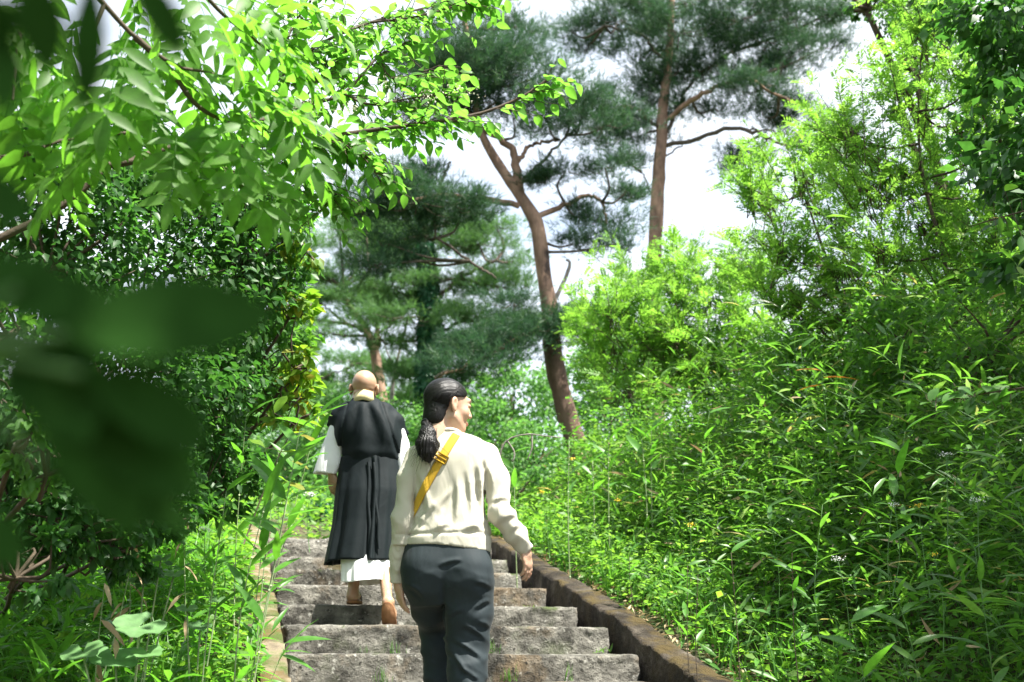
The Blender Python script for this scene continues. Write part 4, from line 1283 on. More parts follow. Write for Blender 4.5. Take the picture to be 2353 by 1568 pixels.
def walnut():
    base = np.array([-2.1, 2.4, float(ground_z(-2.1, 2.4)) - .05])
    root = empty('overhanging_tree', base)
    tag(root, 'tree with large drooping pinnate leaves glowing at the upper left', 'tree')
    var = [pinnate_mesh('leaf', L, pr, lw, k) for k, (L, pr, lw) in enumerate([(.36, 5, .150), (.42, 6, .155), (.30, 4, .135), (.38, 5, .145)])]
    for v in var: v.materials.append(M['walnut'])
    g = Geo()
    def B(pts, r0, r1, n=18):
        q = spline([at(x, y, d) for x, y, d in pts], n)
        g.tube(q, np.linspace(r0, r1, n), 8, .3, False, .03)
        return q
    hub = at(60, -320, 2.9)
    br = [B([(60, -320, 3.45), (160, -90, 3.50), (240, 10, 3.55), (310, 85, 3.60), (400, 150, 3.65), (470, 165, 3.75), (560, 190, 3.85)], .011, .004),
          B([(310, 85, 3.60), (390, 160, 3.65), (450, 240, 3.65), (520, 280, 3.75), (600, 300, 3.85)], .012, .004),
          B([(-200, 420, 3.45), (-60, 372, 3.55), (60, 355, 3.65), (130, 325, 3.75), (230, 312, 3.85), (340, 300, 3.95)], .010, .005),
          B([(160, -90, 3.50), (60, 40, 3.45), (40, 130, 3.45), (30, 230, 3.45)], .010, .004),
          B([(240, 10, 3.55), (200, 120, 3.55), (190, 200, 3.55)], .008, .003),
          B([(160, -90, 3.50), (420, -40, 3.65), (520, 40, 3.75), (620, 120, 3.85)], .012, .004),
          B([(420, -40, 3.65), (560, -60, 3.75), (660, -20, 3.85)], .010, .003)]
    B([(-200, 420, 3.45), (-400, 700, 3.25), (-500, 1300, 3.15)], .010, .016)
    # leaves: photo position of the leaf foot and where its tip points
    spec = [(640, 260, 775, 420), (560, 190, 690, 250), (600, 300, 600, 470), (520, 280, 560, 430), (450, 240, 420, 400), (380, 190, 300, 270), (300, 90, 240, 250), (275, 70, 270, 200), (470, 165, 600, 190), (500, 200, 640, 330),
            (420, 330, 480, 430), (400, 300, 400, 420), (560, 280, 720, 370), (330, 200, 330, 330), (60, 150, 30, 330), (100, 120, 110, 300), (40, 230, 60, 350), (190, 200, 230, 330), (160, 150, 150, 330), (230, 210, 190, 350),
            (520, 40, 680, 120), (560, 30, 640, 180), (620, 120, 760, 180), (600, 100, 700, 230), (480, 40, 560, 140), (660, -20, 780, 60), (540, -40, 640, 40), (420, -30, 440, 120), (360, -20, 380, 100), (240, 320, 130, 420),
            (130, 330, 90, 450), (340, 305, 430, 400), (200, 20, 120, 140), (20, 20, -40, 200), (120, -40, 60, 120), (30, 90, 130, 190), (300, -30, 330, 60), (470, 120, 420, 260), (560, 330, 640, 460), (60, 30, 20, 170), (480, 260, 480, 420), (350, 130, 460, 200)]
    for k, (x0, y0, x1, y1) in enumerate(spec):
        for rep in range(2):
            d0 = rng.uniform(3.2, 4.1)
            j = rng.normal(0, 26 if rep else 6, 4)
            a = at(x0 + j[0], y0 + j[1], d0)
            b = at(x1 + j[0] + j[2], y1 + j[1] + j[3], d0 + rng.uniform(-.12, .12))
            d = b - a
            me = var[(k + rep) % 4]
            L0 = (.36, .42, .30, .38)[(k + rep) % 4]
            s = np.clip(np.linalg.norm(d) / L0, .7, 1.2)
            R = frames(d[None], unit(np.array([[0.0, -.25, 1.0]]) + rng.normal(size=(1, 3)) * .35))[0]
            ob = bpy.data.objects.new('leaf', me)
            COL.objects.link(ob)
            ob.parent = root
            ob.matrix_local = Matrix(np.block([[R * s, (a - base)[:, None]], [np.zeros((1, 3)), np.ones((1, 1))]]).tolist())
    me = g.mesh('branches', True)
    me.transform(Matrix.Translation(-Vector(base)))
    link('branches', me, M['twig'], root)
    # crown above and left of the frame that shades the hedge; clumps over the camera added to shade front leaves
    cr = []
    for x, y, z, r in [(-2.2, 3.6, 4.9, 1.0), (-2.8, 5.0, 4.8, 1.0), (-1.3, 5.2, 5.5, .9), (-.4, 5.0, 5.4, .6), (-2.2, 4.6, 5.4, 1.0), (-3.4, 3.2, 4.6, 1.0), (1.2, .3, 4.2, .8), (.4, .5, 4.4, .8), (.9, -.4, 4.4, .9), (.2, -.5, 4.5, .8), (.7, 1.3, 4.6, .6), (-.4, 1.2, 4.5, .8)]:
        N = int(1500 * r * r)
        P, R, S, cl = leaf_cloud(np.array([x, y, z]), np.array([r, r, r * .5]), N, .11, .1, .8, .4)
        cr.append((P, R, S))
    P = np.concatenate([c[0] for c in cr]); R = np.concatenate([c[1] for c in cr]); S = np.concatenate([c[2] for c in cr])
    V, F, A = scatter(LEAF_QUAD, P - base, R, S)
    ob = link('crown', mesh_from('crown', V, F, True, {'rnd': A}), M['walnut'], root)
    ob['kind'] = 'stuff'
walnut()

# --- dark evergreen hedge
def hedge(label, crowns, n_ind, mat, size, dens, tmpl=LEAF_LOW, name='evergreen_shrub', cat='shrub', foot=None):
    c0 = np.mean([c[0] for c in crowns], 0) if foot is None else at(*foot)
    base = np.array([c0[0], c0[1], float(ground_z(c0[0], c0[1])) - .05])
    root = empty(name, base)
    tag(root, label, cat)
    g = Geo()
    Ps, Rs, Ss = [], [], []
    for C, ax in crowns:
        C = np.asarray(C, float); ax = np.asarray(ax, float)
        N = int(8 * dens * (ax[0] * ax[1] * ax[2]) ** (2 / 3) / size ** 2)
        P, R, S, cl = leaf_cloud(C, ax, N, size, .35, .6, .45)
        Ps.append(P); Rs.append(R); Ss.append(S)
        hub = C - np.array([0, 0, ax[2] * .5])
        g.tube(spline([base, (base + hub) / 2 + rng.normal(0, .1, 3), hub], 8) - base, np.linspace(.016, .009, 8), 7, .3)
        for k in rng.choice(len(cl), min(len(cl), 22), replace=False):
            g.tube(spline([hub, (hub + cl[k]) / 2 + rng.normal(0, .05, 3), cl[k]], 6) - base, np.linspace(.009, .002, 6), 5, .3, False)
    link('stems', g.mesh('stems', True), M['twig'], root)
    emit_leaves(root, tmpl, mat, np.concatenate(Ps), np.concatenate(Rs), np.concatenate(Ss), n_ind, rest_t=LEAF_MID)

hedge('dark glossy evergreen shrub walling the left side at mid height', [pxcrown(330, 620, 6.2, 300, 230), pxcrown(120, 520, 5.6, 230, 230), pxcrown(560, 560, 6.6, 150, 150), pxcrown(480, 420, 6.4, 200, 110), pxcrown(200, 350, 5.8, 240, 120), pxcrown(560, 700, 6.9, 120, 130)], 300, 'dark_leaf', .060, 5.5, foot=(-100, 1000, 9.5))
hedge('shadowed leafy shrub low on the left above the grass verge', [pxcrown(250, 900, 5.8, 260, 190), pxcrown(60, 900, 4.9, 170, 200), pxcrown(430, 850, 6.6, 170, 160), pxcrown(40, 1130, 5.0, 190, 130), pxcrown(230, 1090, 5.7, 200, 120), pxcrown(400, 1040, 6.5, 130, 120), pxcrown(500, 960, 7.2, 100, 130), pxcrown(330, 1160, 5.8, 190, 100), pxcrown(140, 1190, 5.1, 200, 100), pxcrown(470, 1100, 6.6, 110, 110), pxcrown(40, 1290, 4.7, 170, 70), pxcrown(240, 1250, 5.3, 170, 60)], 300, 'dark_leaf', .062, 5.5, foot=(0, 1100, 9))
hedge('green leafy shrub edging the dark hedge beside the robed man', [pxcrown(610, 560, 7.2, 100, 120), pxcrown(640, 690, 7.4, 80, 100), pxcrown(600, 800, 7.4, 110, 120), pxcrown(590, 900, 7.6, 90, 80), pxcrown(680, 520, 7.2, 60, 70), pxcrown(560, 640, 7.2, 120, 120)], 250, 'mid_leaf', .070, 5.5, foot=(300, 1060, 10))
hedge('slender shrub tips with yellowing leaves left of the shaved head', [pxcrown(705, 545, 6.6, 60, 70), pxcrown(680, 800, 6.8, 50, 100), pxcrown(665, 700, 6.8, 60, 70), pxcrown(670, 890, 6.9, 60, 50), pxcrown(680, 950, 6.9, 50, 36)], 250, 'yellow_leaf', .085, 3.6, foot=(330, 1060, 9.5))
hedge('small sunlit shrub at the left edge of the photo', [pxcrown(40, 980, 4.0, 90, 90), pxcrown(110, 1060, 4.1, 80, 60), pxcrown(20, 740, 4.4, 60, 60)], 250, 'mid_leaf', .050, 3.0, foot=(-250, 1100, 6.5))

# --- big out-of-focus leaves right in front of the lens
def front_leaves():
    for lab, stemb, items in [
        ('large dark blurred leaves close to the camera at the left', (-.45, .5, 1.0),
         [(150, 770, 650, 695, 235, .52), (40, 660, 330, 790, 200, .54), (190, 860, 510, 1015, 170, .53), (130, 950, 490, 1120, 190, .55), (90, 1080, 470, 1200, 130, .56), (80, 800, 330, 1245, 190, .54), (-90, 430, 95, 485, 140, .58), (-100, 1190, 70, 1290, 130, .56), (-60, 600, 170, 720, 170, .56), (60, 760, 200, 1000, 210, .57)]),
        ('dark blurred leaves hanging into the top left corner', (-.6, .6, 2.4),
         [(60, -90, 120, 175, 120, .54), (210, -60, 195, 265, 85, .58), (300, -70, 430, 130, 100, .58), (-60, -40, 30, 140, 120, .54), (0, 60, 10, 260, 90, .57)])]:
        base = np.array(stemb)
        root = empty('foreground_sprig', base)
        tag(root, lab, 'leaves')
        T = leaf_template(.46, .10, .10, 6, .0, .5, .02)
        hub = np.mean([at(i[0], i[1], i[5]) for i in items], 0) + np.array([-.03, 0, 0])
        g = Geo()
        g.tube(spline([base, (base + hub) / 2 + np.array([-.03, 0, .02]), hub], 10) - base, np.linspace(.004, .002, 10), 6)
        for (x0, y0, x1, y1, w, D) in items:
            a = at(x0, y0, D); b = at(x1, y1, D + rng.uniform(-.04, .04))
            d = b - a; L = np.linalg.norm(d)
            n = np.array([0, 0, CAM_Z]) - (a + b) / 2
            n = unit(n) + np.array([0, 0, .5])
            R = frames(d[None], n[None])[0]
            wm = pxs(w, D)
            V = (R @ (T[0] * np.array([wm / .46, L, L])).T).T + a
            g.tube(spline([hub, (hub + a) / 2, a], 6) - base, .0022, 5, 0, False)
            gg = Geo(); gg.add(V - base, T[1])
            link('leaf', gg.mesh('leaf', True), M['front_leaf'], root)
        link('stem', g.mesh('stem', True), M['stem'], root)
front_leaves()
# ------------------------------------------------------------------ implicit surfaces for bodies and clothes
def smin(a, b, k):
    h = np.clip(.5 + .5 * (b - a) / k, 0, 1)
    return b * (1 - h) + a * h - k * h * (1 - h)
def smax(a, b, k):
    return -smin(-a, -b, k)
def s_ell(P, c, r):
    q = (P - np.asarray(c)) / np.asarray(r)
    l = np.sqrt((q * q).sum(-1)) + 1e-9
    g = np.sqrt((q * q / (np.asarray(r) ** 2)).sum(-1)) + 1e-9
    return l * (l - 1) / g
def s_cap(P, a, b, ra, rb):
    a = np.asarray(a, float); b = np.asarray(b, float)
    ab = b - a
    h = np.clip(((P - a) @ ab) / (ab @ ab), 0, 1)
    return np.linalg.norm(P - a - h[..., None] * ab, axis=-1) - (ra + (rb - ra) * h)
def s_chain(P, pts, rad, k=.01):
    d = None
    for i in range(len(pts) - 1):
        c = s_cap(P, pts[i], pts[i + 1], rad[i], rad[i + 1])
        d = c if d is None else smin(d, c, k)
    return d
def s_loft(P, rows, e=2.3):
    """rows: (z, cx, cy, half_width, half_depth) sorted by z"""
    rows = np.array(sorted(rows))
    if len(rows) > 3:
        zs = np.linspace(rows[0, 0], rows[-1, 0], 64)
        dn = spline(rows, 160)
        rows = np.stack([zs] + [np.interp(zs, dn[:, 0], dn[:, k]) for k in range(1, 5)], -1)
    z = P[..., 2]
    f = [np.interp(z, rows[:, 0], rows[:, i]) for i in range(1, 5)]
    u = abs(P[..., 0] - f[0]) / f[2]
    v = abs(P[..., 1] - f[1]) / f[3]
    l = (u ** e + v ** e + 1e-9) ** (1 / e)
    d = (l - 1) * np.minimum(f[2], f[3])
    return np.maximum(d, np.maximum(rows[0, 0] - z, z - rows[-1, 0]))
def wav(P, seed, n, fr, dirz=1.0):
    """ridged folds: sum of warped sines"""
    r = np.random.default_rng(seed)
    v = 0
    for k in range(n):
        d = r.normal(size=3) * np.array([1, 1, dirz]); d /= np.linalg.norm(d)
        w = r.normal(size=3); w /= np.linalg.norm(w)
        ph = (P @ d) * fr * r.uniform(.7, 1.4) + .9 * np.sin((P @ w) * fr * .45 + r.uniform(0, 6)) + r.uniform(0, 6)
        v = v + (1 - 2 * np.abs(np.sin(ph)) ** .8)
    return v / n

_E = [((0, 0, 0), (1, 0, 0)), ((0, 1, 0), (1, 1, 0)), ((0, 0, 1), (1, 0, 1)), ((0, 1, 1), (1, 1, 1)),
      ((0, 0, 0), (0, 1, 0)), ((1, 0, 0), (1, 1, 0)), ((0, 0, 1), (0, 1, 1)), ((1, 0, 1), (1, 1, 1)),
      ((0, 0, 0), (0, 0, 1)), ((1, 0, 0), (1, 0, 1)), ((0, 1, 0), (0, 1, 1)), ((1, 1, 0), (1, 1, 1))]
def polygonise(fn, lo, hi, h):
    """surface nets of fn<0 in the box"""
    lo = np.asarray(lo, float) - 2 * h; hi = np.asarray(hi, float) + 2 * h
    n = np.ceil((hi - lo) / h).astype(int) + 1
    ax = [lo[i] + h * np.arange(n[i]) for i in range(3)]
    vol = np.empty(tuple(n), np.float32)
    step = 24
    for i in range(0, n[0], step):
        G = np.stack(np.meshgrid(ax[0][i:i + step], ax[1], ax[2], indexing='ij'), -1)
        vol[i:i + step] = fn(G)
    vol[0] = vol[-1] = 1; vol[:, 0] = vol[:, -1] = 1; vol[:, :, 0] = vol[:, :, -1] = 1
    s = vol < 0
    c = np.zeros(tuple(n - 1), np.uint8)
    for o in [(a, b, d) for a in (0, 1) for b in (0, 1) for d in (0, 1)]:
        c += s[o[0]:o[0] + n[0] - 1, o[1]:o[1] + n[1] - 1, o[2]:o[2] + n[2] - 1]
    act = (c > 0) & (c < 8)
    I = np.argwhere(act)
    acc = np.zeros((len(I), 3)); cnt = np.zeros(len(I))
    for a, b in _E:
        a = np.array(a); b = np.array(b)
        va = vol[tuple((I + a).T)]; vb = vol[tuple((I + b).T)]
        m = (va < 0) != (vb < 0)
        t = np.where(m, va / np.where(m, va - vb, 1), 0)
        p = a + t[:, None] * (b - a)
        acc[m] += p[m]; cnt[m] += 1
    V = lo + h * (I + acc / cnt[:, None])
    idx = -np.ones(tuple(n - 1), int)
    idx[tuple(I.T)] = np.arange(len(I))
    Fs = []
    for axis in range(3):
        o = np.zeros(3, int); o[axis] = 1
        sl = [slice(1, n[i] - 1) for i in range(3)]
        sl[axis] = slice(0, n[axis] - 1)
        s0 = s[tuple(sl)]
        sl2 = list(sl); sl2[axis] = slice(1, n[axis])
        s1 = s[tuple(sl2)]
        E = np.argwhere(s0 != s1)
        if not len(E): continue
        flip = s0[tuple(E.T)]
        base = E.copy()
        for i in range(3):
            if i != axis: base[:, i] += 1
        u = np.zeros(3, int); v = np.zeros(3, int)
        u[(axis + 1) % 3] = 1; v[(axis + 2) % 3] = 1
        q = np.stack([idx[tuple((base - u - v).T)], idx[tuple((base - v).T)], idx[tuple(base.T)], idx[tuple((base - u).T)]], -1)
        q[~flip] = q[~flip][:, ::-1]
        Fs.append(q)
    return V, np.concatenate(Fs)

def join_parts(parts):
    V, F, n = [], [], 0
    for v, f in parts:
        V.append(v); F.append(f + n); n += len(v)
    return np.concatenate(V), np.concatenate(F)

RGT = np.array([math.cos(YAW), -math.sin(YAW), 0]); FWD = np.array([math.sin(YAW), math.cos(YAW), 0])

class Figure:
    """local frame: x to the right of the picture, y away from the camera, z up"""
    def __init__(self, D, px0, zbase):
        self.D = D
        p = self._w(px0, 1200, 0)
        self.base = np.array([p[0], p[1], zbase])
    def _w(self, x, y, dy):
        r = ray(x, y)
        return np.array([0, 0, CAM_Z]) + r * ((self.D + dy) / (r @ FWD))
    def L(self, x, y, dy=0.0):
        d = self._w(x, y, dy) - self.base
        return np.array([d @ RGT, d @ FWD, d[2]])
    def row(self, y, x0, x1, cy, b):
        a = self.L(x0, y, cy); c = self.L(x1, y, cy)
        return (float(a[2]), float((a[0] + c[0]) / 2), cy, float((c[0] - a[0]) / 2), b)

def rotm(yaw, pitch, roll=0):
    """yaw turns the face to the right, pitch raises it"""
    cy, sy = math.cos(yaw), math.sin(yaw)
    Rz = np.array([[cy, sy, 0], [-sy, cy, 0], [0, 0, 1]])
    cp, sp = math.cos(pitch), math.sin(pitch)
    Rx = np.array([[1, 0, 0], [0, cp, -sp], [0, sp, cp]])
    cr, sr = math.cos(roll), math.sin(roll)
    Ry = np.array([[cr, 0, sr], [0, 1, 0], [-sr, 0, cr]])
    return Rz @ Rx @ Ry

def head_sdf(q, bald=False):
    """face looks along +y, centre of skull near the origin"""
    d = s_ell(q, (0, -.014, .030), (.077, .096, .086))
    d = smin(d, s_ell(q, (0, .030, -.034), (.060, .066, .082)), .030)
    d = smin(d, s_ell(q, (0, .066, -.098), (.026, .024, .020)), .032)
    for s in (-1, 1):
        d = smin(d, s_ell(q, (s * .040, .058, -.026), (.026, .026, .026)), .022)
        d = smin(d, s_cap(q, (s * .058, .0, -.06), (s * .022, .062, -.098), .017, .015), .030)
    d = smin(d, s_cap(q, (-.034, .082, .036), (.034, .082, .036), .012, .012), .020)
    for s in (-1, 1):
        d = smax(d, -s_ell(q, (s * .032, .108, .014), (.020, .018, .011)), .012)
        d = smin(d, s_ell(q, (s * .032, .080, .013), (.017, .0145, .010)), .004)
    d = smin(d, s_cap(q, (0, .090, .026), (0, .113, -.022), .007, .0105), .012)
    for s in (-1, 1):
        d = smin(d, s_ell(q, (s * .012, .101, -.027), (.009, .009, .008)), .006)
    d = smin(d, s_ell(q, (0, .093, -.060), (.022, .010, .0055)), .006)
    d = smin(d, s_ell(q, (0, .091, -.072), (.018, .011, .0065)), .006)
    for s in (-1, 1):
        ec = np.array([s * (.083 if not bald else .087), -.012, -.008])
        e = s_ell((q - ec) @ rotm(s * -.42, 0, 0), (0, 0, 0), (.0085, .021, .033) if not bald else (.011, .022, .036))
        e = smax(e, -s_ell(q, ec + np.array([s * .013, .004, .003]), (.011, .012, .019)), .005)
        e = smin(e, s_ell(q, ec + np.array([s * -.001, .004, -.028]), (.007, .009, .010)), .006)
        d = smin(d, e, .008)
    d = smin(d, s_cap(q, (0, -.030, -.060), (0, -.062, -.215), .056 if not bald else .062, .060 if not bald else .068), .030)
    if bald:     # folds of skin at the back of the head
        z = q[..., 2]
        d = d + .0022 * np.sin((z + .03) * 210) * np.exp(-((z + .035) / .03) ** 2) * (q[..., 1] < -.03)
    return d

def hand_mesh(wrist, tipdir, palmn, side, size=.185, curl=.5, h=.0030):
    """palm, four unequal bent fingers and a thumb leaving the side of the palm; palmn = direction the palm faces"""
    y = unit(np.asarray(tipdir, float)); z = -unit(np.asarray(palmn, float) - y * np.dot(palmn, y)); x = np.cross(y, z)
    k = size / .185
    def fn(P):
        q = (P - wrist) @ np.stack([x, y, z], -1) / k
        d = s_chain(q, [(0, -.06, 0), (0, .0, 0), (0, .03, 0)], [.026, .024, .026], .02)
        palm = s_ell(q, (0, .055, 0), (.041, .052, .0165))
        d = smin(d, palm, .02)
        for i, (fx, L) in enumerate([(-.030, .068), (-.010, .078), (.010, .074), (.029, .058)]):
            a = np.array([fx, .088 - abs(fx) * .25, 0]); pts = [a - np.array([0, .02, 0]), a]
            ang = curl * (.55 + .12 * i); dirn = 0.0
            p = a
            for sgl in (.46, .30, .24):
                dirn += ang
                p = p + L * sgl * np.array([fx * .8, math.cos(dirn), -math.sin(dirn)])
                pts.append(p)
            d = smin(d, s_chain(q, pts, [.0095, .0095, .0085, .0078, .0065], .004), .006)
        sd = -side
        th = [np.array([sd * .022, .012, -.004]), np.array([sd * .044, .040, -.016]), np.array([sd * .050, .066, -.026]), np.array([sd * .047, .090, -.036])]
        d = smin(d, s_chain(q, th, [.016, .0125, .0105, .008], .006), .010)
        return d * k
    c = np.asarray(wrist) + y * .06 * k
    return polygonise(fn, c - .15 * k, c + .15 * k, h * k)

def creases(P, L, lines, h, w):
    """raised fold with a trough beside it along each line (photo positions), on the camera side of the cloth"""
    x, z = P[..., 0], P[..., 2]
    v = 0
    for (x0, y0, x1, y1) in lines:
        a = L(x0, y0, -.1); b = L(x1, y1, -.1)
        ax, az = a[0], a[2]; dx, dz = b[0] - ax, b[2] - az
        ln = math.hypot(dx, dz)
        t = ((x - ax) * dx + (z - az) * dz) / ln ** 2
        sd = ((x - ax) * -dz + (z - az) * dx) / ln
        env = np.exp(-((t - .5) / .42) ** 4)
        bend = .006 * np.sin(t * 3.1)
        u = (sd - bend) / w
        v = v + env * (np.exp(-u * u) - .7 * np.exp(-(u + 1.9) ** 2))
    return h * v * (P[..., 1] < .03)

# ------------------------------------------------------------------ the woman
def make_woman():
    f = Figure(5.05, 1035, CAM_Z - .478)
    L = f.L
    root_loc = f.base
    rot = -YAW
    hc = L(1031, 934, .02)
    HR = rotm(math.radians(60), math.radians(-8), math.radians(-2))
    hs = 1.0
    def tohead(P): return (P - hc) @ HR / hs
    parts = [polygonise(lambda P: head_sdf(tohead(P)), hc - .26, hc + np.array([.2, .2, .16]), .0042)]
    # hidden trunk and limbs make the body whole
    pel = L(1030, 1300); che = L(1035, 1090)
    lw = L(916, 1330, .02); rw = L(1204, 1256, .03)
    Lh, Rh = L(985, 1330, .0), L(1075, 1335, .0)
    Rk, Ra = L(1078, 1480, .02), L(1072, 1640, -.06)
    Lk, La = L(1000, 1440, .26), L(1008, 1600, .22)
    Lsh, Rsh = L(955, 1052, .01), L(1118, 1047, .02)
    Le, Re = L(928, 1190, -.01), L(1149, 1178, -.04)
    nb = L(1030, 1005, .0)
    def body(P):
        d = s_chain(P, [pel, (pel + che) / 2, che, nb], [.08, .07, .06, .035], .05)
        for ch, rd in (([che, Lsh, Le, lw], [.05, .035, .03, .022]), ([che, Rsh, Re, rw], [.05, .035, .03, .022]), ([pel, Rh, Rk, Ra], [.07, .06, .045, .035]), ([pel, Lh, Lk, La], [.07, .06, .045, .035])):
            d = smin(d, s_chain(P, ch, rd, .03), .03)
        return d
    parts.append(polygonise(body, (-.45, -.25, -.02), (.5, .45, float(nb[2]) + .05), .016))
    parts.append(hand_mesh(lw + np.array([.002, 0, -.012]), (.10, -.02, -1), (.9, .4, .1), -1, .165, .42))
    parts.append(hand_mesh(rw + np.array([.004, 0, -.006]), (.18, .05, -1), (-.85, .45, .1), 1, .165, .38))
    # feet in plain shoes stand on the steps
    V, F = join_parts(parts)
    body_o = link('person', mesh_from('person', V, F, True), M['skin_f'])
    body_o.location = root_loc; body_o.rotation_euler = (0, 0, rot)
    tag(body_o, 'woman in cream sweatshirt and slate trousers climbing the steps, looking right', 'person', 'walkers on the steps')
    def child(name, V, F, mat, sm=True):
        return link(name, mesh_from(name, V, F, sm), M[mat], body_o)
    # --- hair
    def hairline(z):
        return np.interp(z, [-.12, -.06, .018, .040, .075, .11], [-.05, -.036, -.030, .045, .078, .10])
    def hair(P):
        q = tohead(P)
        d = s_ell(q, (0, -.018, .031), (.087, .107, .096))
        d = smin(d, s_ell(q, (0, -.062, -.068), (.064, .052, .066)), .04)
        x, y, z = q[..., 0], q[..., 1], q[..., 2]
        d = smax(d, y - hairline(z), .007)
        phi = np.arctan2(x, z + .05)
        rr = np.arctan2(y + .10, np.sqrt(x * x + (z + .05) ** 2))
        d = d + .0006 * np.sin(phi * 60 + 2 * np.sin(rr * 3)) + .0006 * np.sin(phi * 111 + 1.3)
        return d
    Vh, Fh = polygonise(hair, hc - .17, hc + .17, .0036)
    ho = child('hair', Vh, Fh, 'hair')
    tie = hc + HR @ np.array([.0, -.100, -.100])
    pt = [tie, L(983, 1000, -.11), L(981, 1022, -.125), L(982, 1043, -.13), L(985, 1060, -.13)]
    def tail(P):
        d = s_chain(P, pt, [.020, .034, .040, .030, .006], .02)
        d = smin(d, s_chain(P, [pt[1], L(966, 1020, -.12), L(964, 1042, -.125)], [.022, .020, .004], .01), .012)
        d = smin(d, s_chain(P, [pt[1], L(1003, 1022, -.10), L(1004, 1038, -.11)], [.018, .012, .003], .01), .010)
        a = np.arctan2(P[..., 0] - pt[2][0], P[..., 1] - pt[2][1])
        return d + .0022 * np.sin(a * 19 + 30 * P[..., 2]) + .0014 * np.sin(a * 41 + 12 * P[..., 2])
    Vt, Ft = polygonise(tail, np.min(pt, 0) - .06, np.max(pt, 0) + .06, .0036)
    po = child('ponytail', Vt, Ft, 'hair')
    # strands combed back from the hairline to the tie
    g = Geo()
    r = np.random.default_rng(4)
    ex, ey, ez = .0885, .1085, .0975
    ev = unit(np.array([0, -.85, -1.15]))
    for k in range(1900):
        z = r.uniform(-.04, .096) if k % 3 else r.uniform(.03, .096)
        y = float(hairline(z)) + .018 - abs(r.normal(0, .004)) - (0 if k % 2 else r.uniform(0, .07))
        z = z - .031
        v = (z / ez) ** 2 + (y / ey) ** 2
        if v >= 1: continue
        x = math.sqrt(1 - v) * (1 if r.random() < .8 else -1)
        u = unit(np.array([x, y / ey, z / ez]))
        om = math.acos(np.clip(u @ ev, -1, 1))
        tt = np.linspace(0, 1, 9)
        wsl = (np.sin((1 - tt) * om)[:, None] * u + np.sin(tt * om)[:, None] * ev) / math.sin(om)
        q = wsl * np.array([ex, ey, ez]) * (1 + r.normal(.004, .010)) + np.array([0, -.018, .031])
        inear = ((q - np.array([.096, -.012, -.008])) / np.array([.030, .030, .042]))
        if ((inear ** 2).sum(1) < 1).any() or (q[:, 1] > hairline(q[:, 2]) + .002).any(): continue
        q = q + r.normal(0, .0012, q.shape)
        g.tube((HR @ q.T).T + hc, np.array([.0006, .0009, .001, .001, .001, .001, .001, .0009, .0007]), 3, 0, False)
    o = link('hair_strands', g.mesh('hair_strands', True), M['hair'], body_o); o['kind'] = 'stuff'
    g = Geo()
    r = np.random.default_rng(3)
    for k in range(260):       # loose hairs of the tail and nape
        s0 = pt[1] + r.normal(0, .014, 3)
        e0 = pt[3] + r.normal(0, 1, 3) * np.array([.030, .012, .025]) + np.array([0, -.01, -.015])
        q = spline([s0, (s0 + e0) / 2 + r.normal(0, .010, 3) + np.array([0, -.012, 0]), e0], 7)
        g.tube(q, np.linspace(.0011, .0004, 7), 4, 0, False)
    for k in range(40):
        a = r.uniform(-.6, 1.3)
        s0 = hc + HR @ np.array([.07 * math.sin(a), -.075 + r.normal(0, .01), -.035 + r.normal(0, .012)])
        q = spline([s0, s0 + np.array([r.normal(0, .008), -.008, -.018]), s0 + np.array([r.normal(0, .014), -.006, -.040])], 5)
        g.tube(q, .0005, 3, 0, False)
    o = link('loose_hair', g.mesh('loose_hair', True), M['hair'], body_o); o['kind'] = 'stuff'
    th = np.linspace(0, 2 * math.pi, 15)
    tdir = unit(pt[1] - tie); tx = unit(np.cross(tdir, np.array([1, .2, .1]))); ty = np.cross(tdir, tx)
    g = Geo(); g.tube(tie + tdir * .008 + (tx[None] * np.cos(th)[:, None] + ty[None] * np.sin(th)[:, None]) * .021, .005, 7, 0, False)
    link('hair_tie', g.mesh('hair_tie', True), M['robe'], body_o)
    # eye, brow, lips on the visible side
    for s in (-1, 1):
        Ve, Fe = polygonise(lambda P: s_ell(tohead(P), (s * .032, .0945, .0125), (.011, .003, .0035)), hc - .2, hc + .2, .0035)
        if len(Ve): link('eye', mesh_from('eye', Ve, Fe, True), M['eye'], body_o)
        c = HR @ np.array([s * .034, .088, .038]) + hc
        g = Geo(); g.tube(spline([HR @ np.array([s * .014, .0985, .034]) + hc, HR @ np.array([s * .034, .0955, .041]) + hc, HR @ np.array([s * .052, .080, .036]) + hc], 7), [.0012, .002, .0022, .0022, .002, .0015, .0008], 6)
        link('eyebrow', g.mesh('eyebrow', True), M['hair'], body_o)
    g = Geo()
    g.tube(spline([HR @ np.array([-.022, .094, -.065]) + hc, HR @ np.array([0, .1035, -.0655]) + hc, HR @ np.array([.022, .094, -.065]) + hc], 9), [.002, .0035, .0045, .005, .005, .005, .0045, .0035, .002], 8)
    link('lips', g.mesh('lips', True), M['lip'], body_o)
    # --- sweatshirt
    rows = [f.row(996, 1006, 1062, .005, .060), f.row(1003, 988, 1088, .006, .072), f.row(1012, 968, 1108, .008, .088), f.row(1025, 955, 1126, .01, .10), f.row(1050, 946, 1132, .01, .115), f.row(1090, 944, 1130, .012, .125), f.row(1150, 948, 1114, .012, .128),
            f.row(1200, 944, 1122, .010, .132), f.row(1226, 937, 1128, .008, .140), f.row(1246, 932, 1129, .006, .140), f.row(1286, 928, 1127, .004, .140)]
    zhem = L(1030, 1224, -.13)[2]
    def hem_z(P):    # lower edge hangs lower on the right
        return L(1030, 1254, -.13)[2] - .060 * np.clip(P[..., 0] * 2.6, -.15, 1.2) * .75
    cuffL, cuffR = L(913, 1341, .02), L(1211, 1266, .03)
    NOARM = [False]
